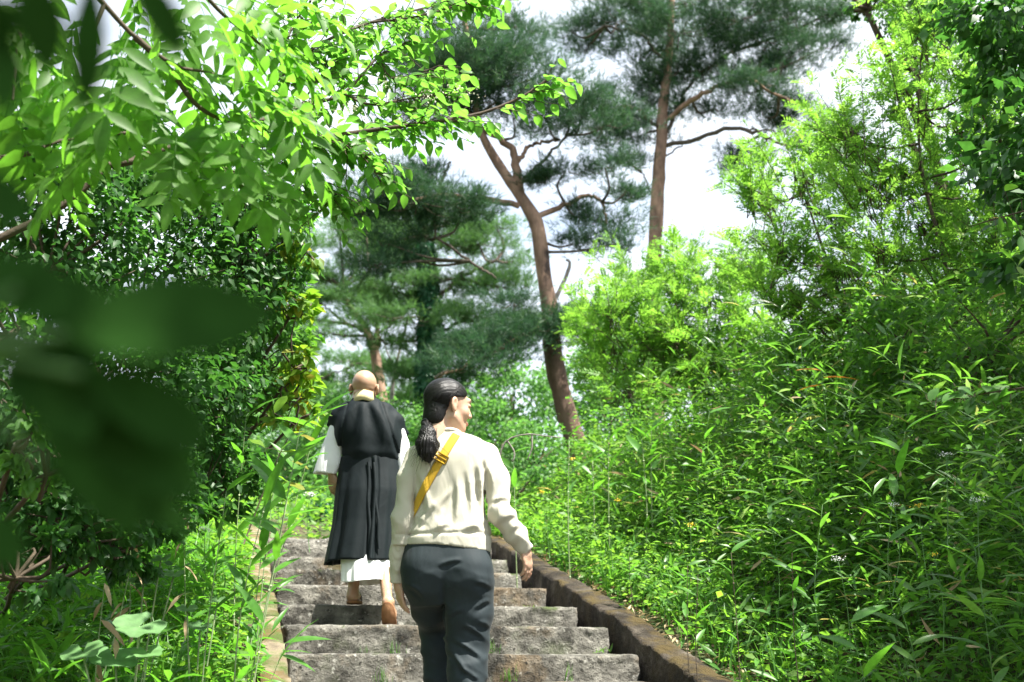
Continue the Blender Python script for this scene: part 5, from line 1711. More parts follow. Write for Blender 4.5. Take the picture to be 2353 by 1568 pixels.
    SW_C = [(958, 1218, 1004, 1150), (985, 1205, 1040, 1120), (1098, 1055, 1107, 1190), (1052, 1100, 1046, 1205), (1000, 1222, 1032, 1202), (1062, 1218, 1104, 1208), (1075, 1080, 1084, 1200), (962, 1080, 985, 1180), (1128, 1150, 1170, 1140), (1150, 1196, 1186, 1178), (1168, 1222, 1200, 1200), (905, 1290, 935, 1275), (904, 1312, 934, 1300), (1120, 1060, 1132, 1130)]
    def sweat_raw(P):
        d = s_loft(P, rows, 2.5)
        aL = s_chain(P, [L(957, 1050, 0), L(938, 1100, -.035), L(926, 1190, -.045), L(919, 1270, -.02), cuffL], [.052, .046, .045, .042, .037], .03)
        aR = s_chain(P, [Rsh, L(1140, 1105, 0), Re, L(1182, 1228, .0), cuffR], [.058, .058, .054, .047, .036], .03)
        if not NOARM[0]: d = smin(d, aL, .006)
        d = smin(d, aR, .009)
        return d
    cdL = unit(cuffL - L(917, 1270, .01)); cdR = unit(cuffR - L(1182, 1228, .0))
    def sweat(P):
        d = sweat_raw(P)
        x, y, z = P[..., 0], P[..., 1], P[..., 2]
        # drape: long soft folds hanging from the shoulder blades, bunching over the hem, crumples at the elbows
        fold = .0080 * wav(P * np.array([1, 1, .22]), 5, 3, 26) * smooth(zhem + .02, zhem + .14, z) * (1 - smooth(1.22, 1.30, z))
        bl = .0075 * np.exp(-((z - zhem - .040) / .035) ** 2) * (.6 + wav(P * np.array([1, 1, .6]), 8, 2, 30))
        dg = .0075 * (1 - 2 * np.abs(np.sin((x * .75 + z * .66) * 34 + 2.2 * np.sin(z * 7)))) * smooth(.05, -.14, x) * smooth(zhem, zhem + .10, z) * (1 - smooth(1.05, 1.2, z))
        cr = 0
        for c, rr_, am in ((Re, .11, .011), (cuffR - cdR * .05, .08, .009), (cuffL - cdL * .07, .09, .008), (Le, .10, .006), (L(1112, 1110, 0), .10, .008)):
            w = np.exp(-(((P - c) ** 2).sum(-1)) / rr_ ** 2)
            cr = cr + am * w * wav(P, int(rr_ * 1000) + int(am * 1e5), 2, 46, .9)
        d = d - fold * .7 - bl - dg * .5 - cr - creases(P, L, SW_C, .0075, .011)
        # seam where sleeve meets body
        for sx in (-1, 1):
            s0 = L(958, 1030, 0)[0] if sx < 0 else L(1112, 1030, 0)[0]
            d = d + .0030 * np.exp(-((x - s0 - sx * .02 * (1.2 - z)) / .004) ** 2) * smooth(1.0, 1.1, z)
        # ribbed hem and cuffs are drawn in
        inb = smooth(zhem + .004, zhem - .004, z) * smooth(.285, .22, np.abs(x))
        d = d + .006 * np.exp(-((z - zhem - .012 * x) / .006) ** 2) * (np.abs(x) < .235)
        d = np.maximum(d, hem_z(P) - z + 3 * smooth(.0, .02, np.minimum(((P - cuffL) ** 2).sum(-1) ** .5 < .24, 1) * 0) if False else d)
        # cut the torso at the hem, the sleeves at the cuffs
        arm = np.minimum(s_chain(P, [Le, L(917, 1270, .01), cuffL], [.06, .055, .05]), s_chain(P, [Re, L(1182, 1228, .0), cuffR], [.065, .06, .05]))
        d = np.where(arm < 0, d, np.maximum(d, hem_z(P) - z))
        d = np.maximum(d, ((P - cuffL) @ cdL) - np.where(x < -.15, 0, 9))
        d = np.maximum(d, ((P - cuffR) @ cdR) - np.where(x > .22, 0, 9))
        return d
    lo = np.array([L(890, 1400)[0], -.24, cuffL[2] - .05]); hi = np.array([L(1245, 1200)[0], .26, L(1030, 990)[2] + .02])
    Vs, Fs = polygonise(sweat, lo, hi, .0062)
    so = child('sweatshirt', Vs, Fs, 'sweat')
    # collar rib
    g = Geo()
    cz = L(1034, 999, 0)
    th = np.linspace(0, 2 * math.pi, 29)
    g.tube(np.stack([cz[0] +   .050 * np.cos(th), .000 + .050 * np.sin(th), cz[2] - .010 - .022 * np.sin(th)], -1), .0115, 8, 0, False)
    link('collar', g.mesh('collar', True), M['sweat'], body_o)
    # --- trousers
    trow = [f.row(1236, 934, 1122, .0, .118), f.row(1262, 928, 1126, .0, .130), f.row(1300, 922, 1130, .0, .140), f.row(1345, 926, 1131, .0, .130), f.row(1395, 950, 1128, .02, .10)]
    zk = Rk[2]
    TR_C = [(1064, 1436, 1116, 1468), (1040, 1468, 1114, 1518), (1032, 1490, 1078, 1560), (1046, 1528, 1104, 1566), (974, 1452, 1030, 1476), (984, 1440, 1012, 1418), (1006, 1302, 1062, 1288), (1088, 1402, 1126, 1378), (1092, 1338, 1128, 1350), (985, 1500, 1020, 1520), (980, 1530, 1022, 1556), (1030, 1420, 1060, 1400), (1100, 1430, 1124, 1440), (940, 1345, 975, 1372)]
    def trous(P):
        d = s_loft(P, trow, 2.3)
        d = smin(d, s_ell(P, L(980, 1318, -.06), (.098, .085, .115)), .04)
        d = smin(d, s_ell(P, L(1076, 1324, -.06), (.100, .088, .115)), .04)
        dl = s_chain(P, [L(982, 1335, -.01), L(992, 1395, .12), Lk], [.100, .088, .072], .03)
        dl = smin(dl, s_chain(P, [Lk, L(1004, 1490, .22), L(1008, 1570, .20), La], [.070, .068, .066, .064], .03), .03)
        dr = s_chain(P, [L(1075, 1340, -.01), L(1076, 1410, .0), L(1074, 1480, .015), L(1074, 1540, -.02), Ra], [.112, .104, .092, .084, .078], .03)
        lg = smin(dl, dr, .008)
        d = smin(d, lg, .022)
        x, y, z = P[..., 0], P[..., 1], P[..., 2]
        d = d + .012 * np.exp(-((x - L(1022, 1330)[0]) / .010) ** 2) * smooth(.82, .72, z) * smooth(.50, .60, z) * (y < 0)
        a = .0085 * wav(P * np.array([.8, .7, 1.5]), 21, 2, 34) * smooth(.62, .42, z)
        b = .0045 * wav(P * np.array([.6, .6, 1.4]), 22, 2, 30) * smooth(.86, .80, z)
        c = .0065 * (1 - 2 * np.abs(np.sin((z * 1.1 + x * .7) * 27))) * smooth(.46, .30, z)
        return d - a * .6 - b * .6 - c * .5 - creases(P, L, TR_C, .0085, .0085)
    Vp, Fp = polygonise(trous, (-.30, -.26, .0), (.32, .46, L(1030, 1240)[2]), .0072)
    to = child('trousers', Vp, Fp, 'trouser')
    # belt loop notch at the back
    lp = L(1068, 1256, 0)
    # shoes
    for an in (Ra, La):
        zz = 0.0 if an is Ra else .160
        Vq, Fq = polygonise(lambda P: smax(s_chain(P, [np.array([an[0], an[1] - .03, zz + .045]), np.array([an[0], an[1] + .09, zz + .035]), np.array([an[0], an[1] + .17, zz + .03])], [.045, .046, .036], .02), zz + .002 - P[..., 2], .005), (an[0] - .08, an[1] - .12, zz - .01), (an[0] + .08, an[1] + .25, zz + .12), .008)
        child('shoe', Vq, Fq, 'sandal_strap')
    # --- bag strap lying on the back
    def surf_y(x, z, start=-.30):
        ys = np.linspace(start, .2, 220)
        P = np.stack([np.full(220, x), ys, np.full(220, z)], -1)
        NOARM[0] = True
        d = sweat(P)
        NOARM[0] = False
        k = np.argmax(d < 0)
        return ys[k] if d[k] < 0 else .01
    A = L(1049, 997, -.08); Bp = L(938, 1190, -.08)
    n = 40
    cs = [(A[0] + (Bp[0] - A[0]) * t, A[2] + (Bp[2] - A[2]) * t) for t in np.linspace(0, 1, n)]
    w = .0185
    dv = unit(np.array([Bp[0] - A[0], Bp[2] - A[2]])); pv = np.array([-dv[1], dv[0]])
    rowsV = []
    for (x, z) in cs:
        rr_ = []
        for s in (-1, -.5, 0, .5, 1):
            xx, zz = x + pv[0] * w * s, z + pv[1] * w * s
            rr_.append((xx, surf_y(xx, zz), zz))
        if any(v[1] is None for v in rr_): break
        rowsV.append(rr_)
    n = len(rowsV)
    arr = np.array(rowsV)
    # cloth under tension: smooth the path along the strap
    for _ in range(6):
        arr[1:-1, :, 1] = np.minimum(arr[1:-1, :, 1], (arr[:-2, :, 1] + arr[2:, :, 1]) / 2 * .5 + arr[1:-1, :, 1] * .5)
    top = arr.copy(); top[:, :, 1] -= .0055
    bot = arr.copy(); bot[:, :, 1] -= .0015
    Vv = np.concatenate([top.reshape(-1, 3), bot.reshape(-1, 3)])
    Ff = []
    for i in range(n - 1):
        for j in range(4):
            a = i * 5 + j
            Ff.append((a, a + 1, a + 6, a + 5)); o2 = n * 5
            Ff.append((o2 + a, o2 + a + 5, o2 + a + 6, o2 + a + 1))
        for j, fl in ((0, 1), (4, 0)):
            a = i * 5 + j; b = a + 5; o2 = n * 5
            Ff.append((a, b, o2 + b, o2 + a) if fl else (b, a, o2 + a, o2 + b))
    bag = empty('shoulder_bag', root_loc, rot)
    tag(bag, "mustard yellow bag strap with sliding buckle across the woman's back", 'bag')
    link('strap', mesh_from('strap', Vv, np.array(Ff), True), M['strap'], bag)
    # buckle: a flat ring with a bar
    t = .33
    c = top[int(t * (n - 1)), 2] + np.array([0, -.004, 0])
    sx = np.array([pv[0], 0, pv[1]]); sy = np.array([dv[0], 0, dv[1]])
    slope = (top[int(t * (n - 1)) + 2, 2] - top[int(t * (n - 1)) - 2, 2]); sy = unit(slope)
    g = Geo()
    hw, hh = .026, .017
    for a, b in (((-1, -1), (1, -1)), ((1, -1), (1, 1)), ((1, 1), (-1, 1)), ((-1, 1), (-1, -1)), ((-1, 0), (1, 0))):
        g.tube(np.array([c + sx * a[0] * hw + sy * a[1] * hh, c + sx * b[0] * hw + sy * b[1] * hh]), .0042, 7)
    link('buckle', g.mesh('buckle', True), M['buckle'], bag)
make_woman()

# ------------------------------------------------------------------ the monk
def make_monk():
    f = Figure(7.95, 840, CAM_Z + .318)
    L = f.L
    root_loc = f.base; rot = -YAW
    hc = L(838, 893, .0)
    HR = rotm(math.radians(6), math.radians(2), math.radians(2))
    hs = 1.10
    def tohead(P): return (P - hc) @ HR / hs
    parts = [polygonise(lambda P: head_sdf(tohead(P), True) * hs, hc - .27, hc + .20, .0050)]
    pel = L(848, 1130); che = L(842, 980); nb = L(838, 930, -.02)
    Lsh, Rsh = L(782, 960), L(902, 965)
    Le, lw = L(758, 1050, -.02), L(763, 1092, -.01)
    Re, rw = L(930, 1050, -.02), L(925, 1110, .05)
    Rh, Lh = L(885, 1140), L(815, 1140)
    La = L(812, 1368, .0); Ra = L(888, 1378, -.36)
    Lk, Rk = L(815, 1255, .06), L(880, 1265, -.08)
    def body(P):
        d = s_chain(P, [pel, (pel + che) / 2, che, nb], [.08, .08, .07, .045], .05)
        for ch, rd in (([che, Lsh, Le, lw], [.05, .04, .035, .027]), ([che, Rsh, Re, rw], [.05, .04, .035, .027]), ([pel, Rh, Rk, Ra + np.array([0, 0, .03])], [.08, .07, .05, .034]), ([pel, Lh, Lk, La], [.08, .07, .05, .036])):
            d = smin(d, s_chain(P, ch, rd, .03), .03)
        return d
    parts.append(polygonise(body, (-.45, -.75, -.12), (.5, .35, float(nb[2]) + .05), .015))
    parts.append(hand_mesh(L(764, 1090, -.01), (.10, .04, -1), (.55, .8, .1), -1, .20, .45, .0036))
    # left foot flat on the tread, right foot pushing off with its heel up
    z0 = .022
    parts.append(polygonise(lambda P: smin(s_chain(P, [La + np.array([0, 0, .05]), np.array([La[0], La[1] - .02, z0 + .030]), np.array([La[0], La[1] + .09, z0 + .030]), np.array([La[0], La[1] + .17, z0 + .018])], [.037, .036, .036, .024], .02), s_cap(P, La + np.array([0, -.02, .10]), np.array([La[0], La[1] - .03, z0 + .03]), .026, .036), .02), (La[0] - .1, La[1] - .14, -.02), (La[0] + .1, La[1] + .26, .2), .006))
    toe = L(897, 1432, -.36); heel = L(892, 1385, -.46)
    ax = unit(toe - heel)
    parts.append(polygonise(lambda P: smin(s_chain(P, [heel + np.array([0, .0, .0]), heel + ax * .10 + np.array([0, .03, .01]), heel + ax * .20 + np.array([0, .03, .0])], [.037, .040, .030], .02), s_chain(P, [L(889, 1335, -.26), L(889, 1366, -.38), heel], [.034, .029, .034], .02), .02), heel - np.array([.14, .16, .25]), heel + np.array([.14, .25, .24]), .006))
    V, F = join_parts(parts)
    bo = link('person', mesh_from('person', V, F, True), M['skin_m'])
    bo.location = root_loc; bo.rotation_euler = (0, 0, rot)
    tag(bo, 'shaven-headed man in black monk robe over white, climbing ahead of the woman', 'person', 'walkers on the steps')
    def child(name, V, F, mat, sm=True):
        return link(name, mesh_from(name, V, F, sm), M[mat], bo)
    # --- black upper robe
    rows = [f.row(914, 812, 862, -.02, .055), f.row(921, 800, 876, -.02, .075), f.row(930, 786, 892, -.02, .10), f.row(944, 772, 906, -.015, .125), f.row(965, 764, 922, -.01, .145), f.row(1000, 772, 926, -.01, .158), f.row(1035, 782, 922, -.008, .155), f.row(1056, 786, 917, -.005, .145), f.row(1070, 786, 916, -.005, .142)]
    zw = L(840, 1060, -.1)[2]
    def upper(P):
        d = s_loft(P, rows, 2.4)
        # cap sleeves that hang from the shoulders to a point
        capL = s_chain(P, [L(800, 945, -.01), L(775, 962, .0), L(755, 977, .02)], [.06, .056, .026], .03)
        capL = smin(capL, s_chain(P, [L(775, 965), L(782, 1000), L(797, 1040, .02)], [.06, .046, .025], .03), .03)
        capR = s_chain(P, [L(885, 945, -.01), L(912, 970, .0), L(934, 995, .02)], [.06, .060, .028], .03)
        capR = smin(capR, s_chain(P, [L(912, 970), L(914, 1010), L(904, 1055, .02)], [.06, .050, .025], .03), .03)
        d = smin(d, capL, .03); d = smin(d, capR, .03)
        x, y, z = P[..., 0], P[..., 1], P[..., 2]
        cx = L(838, 980)[0]
        # folds run from the neck down to the sides, and a bloused roll over the sash
        rad = np.arctan2(x - cx, (L(838, 905)[2] - z) + .02)
        fo = .010 * np.sin(rad * 9 + 1.2 + 2 * np.sin(rad * 2.1)) * smooth(L(0, 925)[2], L(0, 955)[2], z) * (y < .05)
        bl = .007 * np.exp(-((z - (zw + .05 - .12 * (x - cx) * .3)) / .035) ** 2)
        sw = .006 * wav(P * np.array([1, 1, .5]), 41, 2, 17)
        for line in ([L(806, 924), L(797, 975), L(783, 1045)], [L(876, 926), L(898, 985), L(917, 1050)]):
            dl = np.minimum(*[s_cap(np.stack([x, 0 * x, z], -1), (line[i][0], 0, line[i][2]), (line[i + 1][0], 0, line[i + 1][2]), 0, 0) for i in (0, 1)])
            d = d + .011 * np.exp(-(dl / .011) ** 2) * (y < .05)
        return d - fo - bl - sw
    Vu, Fu = polygonise(upper, (L(735, 950)[0], -.30, zw - .05), (L(955, 950)[0], .25, L(838, 905)[2]), .0085)
    child('upper_robe', Vu, Fu, 'robe')
    # --- pleated skirt: open-bottomed sheet with folds that deepen towards the hem
    def skirt(name, rows, mat, nth, amp, seed, thick=.006, hemslope=0.0, gather=None):
        r = np.random.default_rng(seed)
        rows = np.array(sorted(rows, reverse=True))
        nz = 46
        th = np.linspace(0, 2 * math.pi, nth, endpoint=False)
        ph = r.uniform(0, 6.28, 4)
        V = []
        for i in range(nz):
            t = i / (nz - 1)
            z = rows[0, 0] + (rows[-1, 0] - rows[0, 0]) * t
            cx, cy, a, b = [np.interp(-z, -rows[:, 0], rows[:, k]) for k in range(1, 5)]
            fo = amp * (.12 + .88 * t ** 1.1) * (.5 * np.sin(th * 9 + ph[0] + .5 * t + 1.2 * np.sin(th * 2 + ph[1])) + .25 * np.sin(th * 17 + ph[1] + t * .8) + .35 * np.sin(th * 5 + ph[2]))
            dth = (th + math.pi / 2 + math.pi) % (2 * math.pi) - math.pi   # 0 at the back
            box = -.020 * np.exp(-((dth - .12) / .035) ** 2) - .014 * np.exp(-((dth - .30) / .03) ** 2) + .010 * np.exp(-((dth - .21) / .05) ** 2)
            rr_ = 1 + (fo + (box * smooth(0, .08, t) if gather else 0)) / max(a, b)
            u = np.sign(np.cos(th)) * np.abs(np.cos(th)) ** .92 * a * rr_
            v = np.sign(np.sin(th)) * np.abs(np.sin(th)) ** .92 * b * rr_
            zz = z + hemslope * t * (u / a) + .008 * t * np.sin(th * 3 + ph[3])
            V.append(np.stack([cx + u, cy + v, zz * np.ones(nth)], -1))
        V = np.array(V)
        Vi = V.copy(); c = V.mean(1, keepdims=True); Vi[:, :, :2] = c[:, :, :2] + (V[:, :, :2] - c[:, :, :2]) * (1 - thick / .2)
        A = np.concatenate([V.reshape(-1, 3), Vi.reshape(-1, 3)])
        i, j = np.meshgrid(np.arange(nz - 1), np.arange(nth), indexing='ij'); j2 = (j + 1) % nth
        F1 = np.stack([i * nth + j, (i + 1) * nth + j, (i + 1) * nth + j2, i * nth + j2], -1).reshape(-1, 4)
        F2 = F1[:, ::-1] + nz * nth
        jj = np.arange(nth); e = (nz - 1) * nth
        F3 = np.stack([e + jj, nz * nth + e + jj, nz * nth + e + (jj + 1) % nth, e + (jj + 1) % nth], -1)
        return child(name, A, np.concatenate([F1, F2, F3]), mat)
    skirt('skirt', [f.row(1052, 784, 917, -.005, .143), f.row(1080, 779, 923, -.008, .155), f.row(1130, 772, 929, -.02, .18), f.row(1200, 766, 926, -.03, .20), f.row(1292, 748, 928, -.05, .235)], 'robe', 260, .020, 5, hemslope=.012, gather=True)
    skirt('under_robe', [f.row(1240, 785, 908, -.04, .16), f.row(1300, 784, 910, -.08, .21), f.row(1339, 786, 912, -.11, .25)], 'white_cloth', 180, .014, 9)
    # sash and the two flat ties that hang down the back
    rows2 = [f.row(1044, 788, 914, -.005, .140), f.row(1066, 787, 916, -.005, .143)]
    Vb, Fb = polygonise(lambda P: s_loft(P, rows2, 2.2) - .0015 * wav(P * np.array([.4, .4, 2]), 61, 2, 30), (-.3, -.3, L(840, 1075)[2]), (.3, .25, L(840, 1036)[2]), .0085)
    child('sash', Vb, Fb, 'robe')
    for (xa, xb, ya, yb) in ((846, 849, 1062, 1278), (858, 872, 1062, 1262)):
        pts = spline([L(xa, ya, -.168), L((xa + xb) / 2, (ya + yb) / 2, -.222), L(xb, yb, -.272)], 14)
        V2, F2 = [], []
        for k, p in enumerate(pts):
            wv = .004 * math.sin(k * .9)
            for sx, sy in ((-1, 0), (1, 0), (1, 1), (-1, 1)):
                V2.append(p + np.array([sx * .010 + wv, sy * .004, 0]))
        for k in range(13):
            for s in range(4):
                F2.append((k * 4 + s, k * 4 + (s + 1) % 4, k * 4 + 4 + (s + 1) % 4, k * 4 + 4 + s))
        child('tie', np.array(V2), np.array(F2), 'robe')
    # --- white sleeves
    def sleeve(rows, shoulder, seed):
        def fn(P):
            d = s_loft(P, rows, 2.2)
            d = smin(d, s_cap(P, shoulder[0], shoulder[1], .055, .05), .03)
            d = d - .009 * wav(P * np.array([1, 1, .35]), seed, 2, 22)
            r2 = np.array(sorted(rows)); zb = r2[0, 0]
            hole = [(a, b, c, e - .018, g_ - .018) for (a, b, c, e, g_) in rows]
            hole.append((zb - .06, r2[0, 1], r2[0, 2], r2[0, 3] - .018, r2[0, 4] - .018))
            return np.maximum(d, -np.maximum(s_loft(P, hole, 2.2), P[..., 2] - zb - .06))
        A_ = np.array(rows)
        return polygonise(fn, (A_[:, 1].min() - .16, -.16, A_[:, 0].min() - .01), (A_[:, 1].max() + .16, .16, A_[:, 0].max() + .08), .0065)
    Vl, Fl = sleeve([f.row(975, 762, 796, .01, .06), f.row(1000, 751, 792, .01, .07), f.row(1030, 740, 789, .01, .08), f.row(1065, 728, 785, .0, .085), f.row(1090, 720, 776, .0, .085)], (L(785, 965, .01), L(775, 990, .01)), 71)
    child('sleeve', Vl, Fl, 'white_cloth')
    Vr, Fr = sleeve([f.row(980, 896, 930, .01, .06), f.row(1010, 900, 938, .01, .07), f.row(1050, 904, 946, .01, .08), f.row(1090, 908, 956, .0, .085)], (L(902, 968, .01), L(914, 990, .01)), 72)
    child('sleeve', Vr, Fr, 'white_cloth')
    # --- straw-coloured collar that stands at the nape
    cb = L(839, 920, 0)
    V3, F3 = [], []
    for k, a in enumerate(np.linspace(math.radians(226), math.radians(318), 16)):
        for (rr_, dz) in ((.078, .052), (.100, -.022), (.108, -.020), (.086, .056)):
            V3.append(cb + np.array([rr_ * math.cos(a) * .98, rr_ * math.sin(a) - .018, dz - .02 * abs(math.cos(a))]))
    for k in range(15):
        for s_ in range(4):
            F3.append((k * 4 + s_, k * 4 + 4 + s_, k * 4 + 4 + (s_ + 1) % 4, k * 4 + (s_ + 1) % 4))
    F3 += [(0, 1, 2, 3), (63, 62, 61, 60)]
    child('collar', np.array(V3), np.array(F3), 'collar')
    # --- sandals
    def sole(o, yax, zax, L_, W_, T_, name='sandal'):
        xax = np.cross(yax, zax)
        n = 28
        a = np.linspace(0, 2 * math.pi, n, endpoint=False)
        ux = np.sign(np.cos(a)) * np.abs(np.cos(a)) ** .75 * W_ / 2 * (1 + .10 * np.sin(a)); uy = np.sign(np.sin(a)) * np.abs(np.sin(a)) ** .75 * L_ / 2
        V4 = np.concatenate([o + ux[:, None] * xax + uy[:, None] * yax, o + ux[:, None] * xax + uy[:, None] * yax + zax * T_])
        k = np.arange(n)
        F4 = np.stack([k, (k + 1) % n, n + (k + 1) % n, n + k], -1)
        me = mesh_from(name, V4, [F4, k[None, ::-1], (n + k)[None]], False)
        return link(name, me, M['sole'], bo)
    s1 = sole(np.array([La[0], La[1] + .06, .004]), np.array([0, 1.0, 0]), np.array([0, 0, 1.0]), .26, .10, .018)
    ay = ax
    az = unit(np.array([0, 1, 0]) - ay * np.dot(np.array([0, 1.0, 0]), ay))
    s2 = sole(heel + ax * .085 - az * .052, ay, az, .25, .092, .016)
    for s_, o_, yv, zv in ((s1, np.array([La[0], La[1] + .10, .02]), np.array([0, 1.0, 0]), np.array([0, 0, 1.0])), (s2, heel + ax * .13 - az * .036, ay, az)):
        xv = np.cross(yv, zv)
        g = Geo()
        for sg in (-1, 1):
            g.tube(spline([o_ + xv * sg * .048 - yv * .03, o_ + xv * sg * .035 + zv * .05, o_ + yv * .06 + zv * .045], 8), .006, 6)
        m_ = g.mesh('thong', True)
        link('thong', m_, M['sandal_strap'], s_)
make_monk()
# ------------------------------------------------------------------ single plants one can point at
def one_mesh(part, tmpl, mat):
    me = bpy.data.meshes.new(part)
    me.from_pydata([tuple(v) for v in tmpl[0]], [], [tuple(int(i) for i in f) for f in tmpl[1]])
    me.polygons.foreach_set('use_smooth', np.ones(len(me.polygons), bool))
    me.materials.append(M[mat])
    return me
ME_SASA = one_mesh('leaf', leaf_template(.215, .20, .16, 5, 0, .38), 'sasa_young')
ME_SASA_DARK = one_mesh('leaf', leaf_template(.16, .30, .18, 5, 0, .38), 'sasa')
ME_DRY = one_mesh('leaf', leaf_template(.20, .22, .25, 4, 0, .4, .02), 'dry')
ME_RUST = one_mesh('leaf', leaf_template(.16, .15, .20, 4, 0, .4), 'rust')
ME_BROAD = one_mesh('leaf', leaf_template(.55, .14, .12, 5, 0, .52), 'mid_leaf')
ME_OAK = one_mesh('leaf', leaf_template(.58, .12, .10, 6, 0, .55, .03), 'yellow_leaf')
def put(me, root, p, d, n, s, name='leaf'):
    R = frames(np.asarray(d, float)[None], np.asarray(n, float)[None])[0]
    b = np.array(root.location)
    ob = bpy.data.objects.new(name, me)
    COL.objects.link(ob); ob.parent = root
    ob.matrix_local = Matrix(np.block([[R * s, (np.asarray(p) - b)[:, None]], [np.zeros((1, 3)), np.ones((1, 1))]]).tolist())
    return ob

def shoot(label, bx, by, tx, ty, D, n_leaf=6, L=.18, me=None, mat='stem_pale', group=None, r=.0045, name='bamboo_shoot', spread=1.0, bend=.0, dirs=None, cat='bamboo', dt=0.0, lo=.45):
    b = at(bx, by, D)
    g0 = float(ground_z(b[0], b[1]))
    if b[2] > g0: b[2] = g0 - .02
    t = at(tx, ty, D + dt)
    root = empty(name, b)
    tag(root, label, cat, group)
    mid = (b + t) / 2 + np.array([rng.normal(0, .02) + bend, rng.normal(0, .02), 0])
    q = spline([b, mid, t], 14)
    g = Geo(); g.tube(q - b, np.linspace(r, r * .35, 14), 6, .4)
    for k in (3, 6, 9, 11):      # nodes of the cane
        g.tube(np.array([q[k] - b - (q[k] - q[k - 1]) * .03, q[k] - b + (q[k] - q[k - 1]) * .03]), r * 1.25, 6, .2)
    link('stem', g.mesh('stem', True), M[mat], root)
    me = me or ME_SASA
    ax = unit(t - mid)
    for k in range(n_leaf):
        u = 1 - (k / max(1, n_leaf)) * (1 - lo)
        i = u * 13; j = min(12, int(i)); p = q[j] + (q[j + 1] - q[j]) * (i - j)
        if dirs:
            dx, dz = dirs[k % len(dirs)]
            d = RGT * dx + np.array([0, 0, dz]) + FWD * rng.normal(0, .25)
        else:
            a = k * 2.5 + rng.uniform(-.4, .4)
            d = unit(RGT * math.cos(a) * spread + FWD * math.sin(a) * .7 * spread + np.array([0, 0, rng.uniform(.1, .9)]) + ax * .3)
        put(me, root, p, d, np.array([0, -.3, 1.0]) + rng.normal(size=3) * .3, 1.2 * L * rng.uniform(.7, 1.15))
    return root

GL = 'bamboo shoots along the left kerb'
for lab, a in [
    ('tallest leafy bamboo shoot leaning right beside the left kerb', (560, 1500, 690, 985, 5.4, 9, .21)),
    ('bamboo shoot with broad drooping leaves left of the kerb', (545, 1540, 630, 1075, 5.0, 8, .20)),
    ('thin upright bamboo shoot at the far end of the left kerb', (550, 1330, 565, 960, 6.4, 6, .18)),
    ('bamboo shoot whose top leaf reaches towards the white sleeve', (585, 1330, 735, 950, 6.6, 8, .24)),
    ('short bamboo shoot between the taller ones at the kerb', (565, 1430, 610, 1180, 5.6, 6, .18)),
    ('bamboo shoot with pale cane crossing in front of the kerb', (560, 1568, 660, 1150, 4.8, 5, .17)),
    ('slender bamboo shoot just behind the kerb stones', (590, 1400, 640, 1040, 6.0, 7, .19)),
    ('leaning bamboo shoot in the grass left of the kerb', (470, 1450, 520, 1130, 5.2, 6, .18))]:
    shoot(lab, *a, group=GL)
shoot('bamboo sprig with spread leaves lying across the second step', 590, 1568, 655, 1478, 4.9, 6, .15, dirs=[(1, .25), (.9, -.25), (.3, .7), (.8, -.5), (-1, .3), (-.6, -.4)], group=GL, r=.003)

GR = 'stalks along the right wall'
for lab, a in [
    ('dark upright stalk nearest the right wall', (1587, 1480, 1580, 1300, 6.6, 5, .13)),
    ('second dark stalk right of the wall, leaning slightly left', (1610, 1500, 1604, 1320, 6.4, 4, .12)),
    ('tall dark stalk in the shaded weeds', (1697, 1540, 1680, 1270, 6.2, 5, .13)),
    ('dark stalk in the deep shade at the lower right', (1842, 1568, 1820, 1270, 6.0, 5, .13)),
    ('short stalk at the bend of the right wall', (1463, 1400, 1446, 1270, 8.0, 4, .12))]:
    shoot(lab, *a, mat='twig', group=GR, r=.0035)
for lab, a in [
    ('pale bamboo shoot topped with leaves in front of the leaning pine', (1312, 1250, 1308, 1005, 9.0, 5, .21)),
    ('pale bamboo shoot right of the leaning pine trunk', (1400, 1230, 1398, 1015, 9.4, 5, .20)),
    ('pale bamboo shoot with one bright blade above the weeds', (1478, 1220, 1475, 1010, 9.2, 5, .20)),
    ('pale bamboo shoot directly right of the woman', (1190, 1260, 1180, 1040, 9.0, 5, .20)),
    ('tallest pale shoot among the weeds right of the wall', (1500, 1180, 1497, 985, 9.6, 5, .21)),
    ('small pale shoot beside the pine foot', (1365, 1200, 1362, 1060, 10, 4, .18))]:
    shoot(lab, *a, group='pale shoots in the sunlit weeds', r=.006)
for lab, a, k in [
    ('broad-bladed bamboo plant in the shade at the bottom right', (2050, 1560, 2040, 1300, 5.2, 8, .165), 0),
    ('bamboo plant with hanging dark blades at the right edge', (2250, 1500, 2240, 1260, 5.0, 9, .165), 0),
    ('bamboo plant with fan of grey-green blades in the middle of the bank', (1900, 1350, 1890, 1160, 6.4, 9, .165), 0),
    ('bamboo plant with upright blades on the shaded bank', (1760, 1300, 1750, 1110, 7.0, 8, .165), 0),
    ('young bamboo with one long drooping blade at the bottom edge', (1960, 1600, 1955, 1430, 4.9, 5, .165), 1),
    ('young bamboo with wide blades above the white flowers', (2080, 1200, 2080, 990, 6.0, 7, .165), 1),
    ('bamboo plant at the right edge below the broad-leaved branch', (2300, 1200, 2290, 1010, 5.4, 8, .165), 0),
    ('bright bamboo blades standing above the dark bank', (1850, 980, 1840, 800, 8.0, 6, .165), 1),
    ('bright bamboo blades right of centre above the weeds', (1640, 1120, 1630, 950, 8.6, 7, .165), 1)]:
    shoot(lab, *a, me=ME_SASA if k else ME_SASA_DARK, group='bamboo plants on the right bank', mat='stem', spread=1.3, r=.003, bend=rng.uniform(-.15, .15))
r_ = shoot('bamboo stem with rust-orange leaves on the right bank', 1895, 960, 1888, 852, 7.6, 3, .20, me=ME_RUST, dirs=[(-1, .12), (1, .12), (-.9, -.1)], mat='stem', lo=.9)

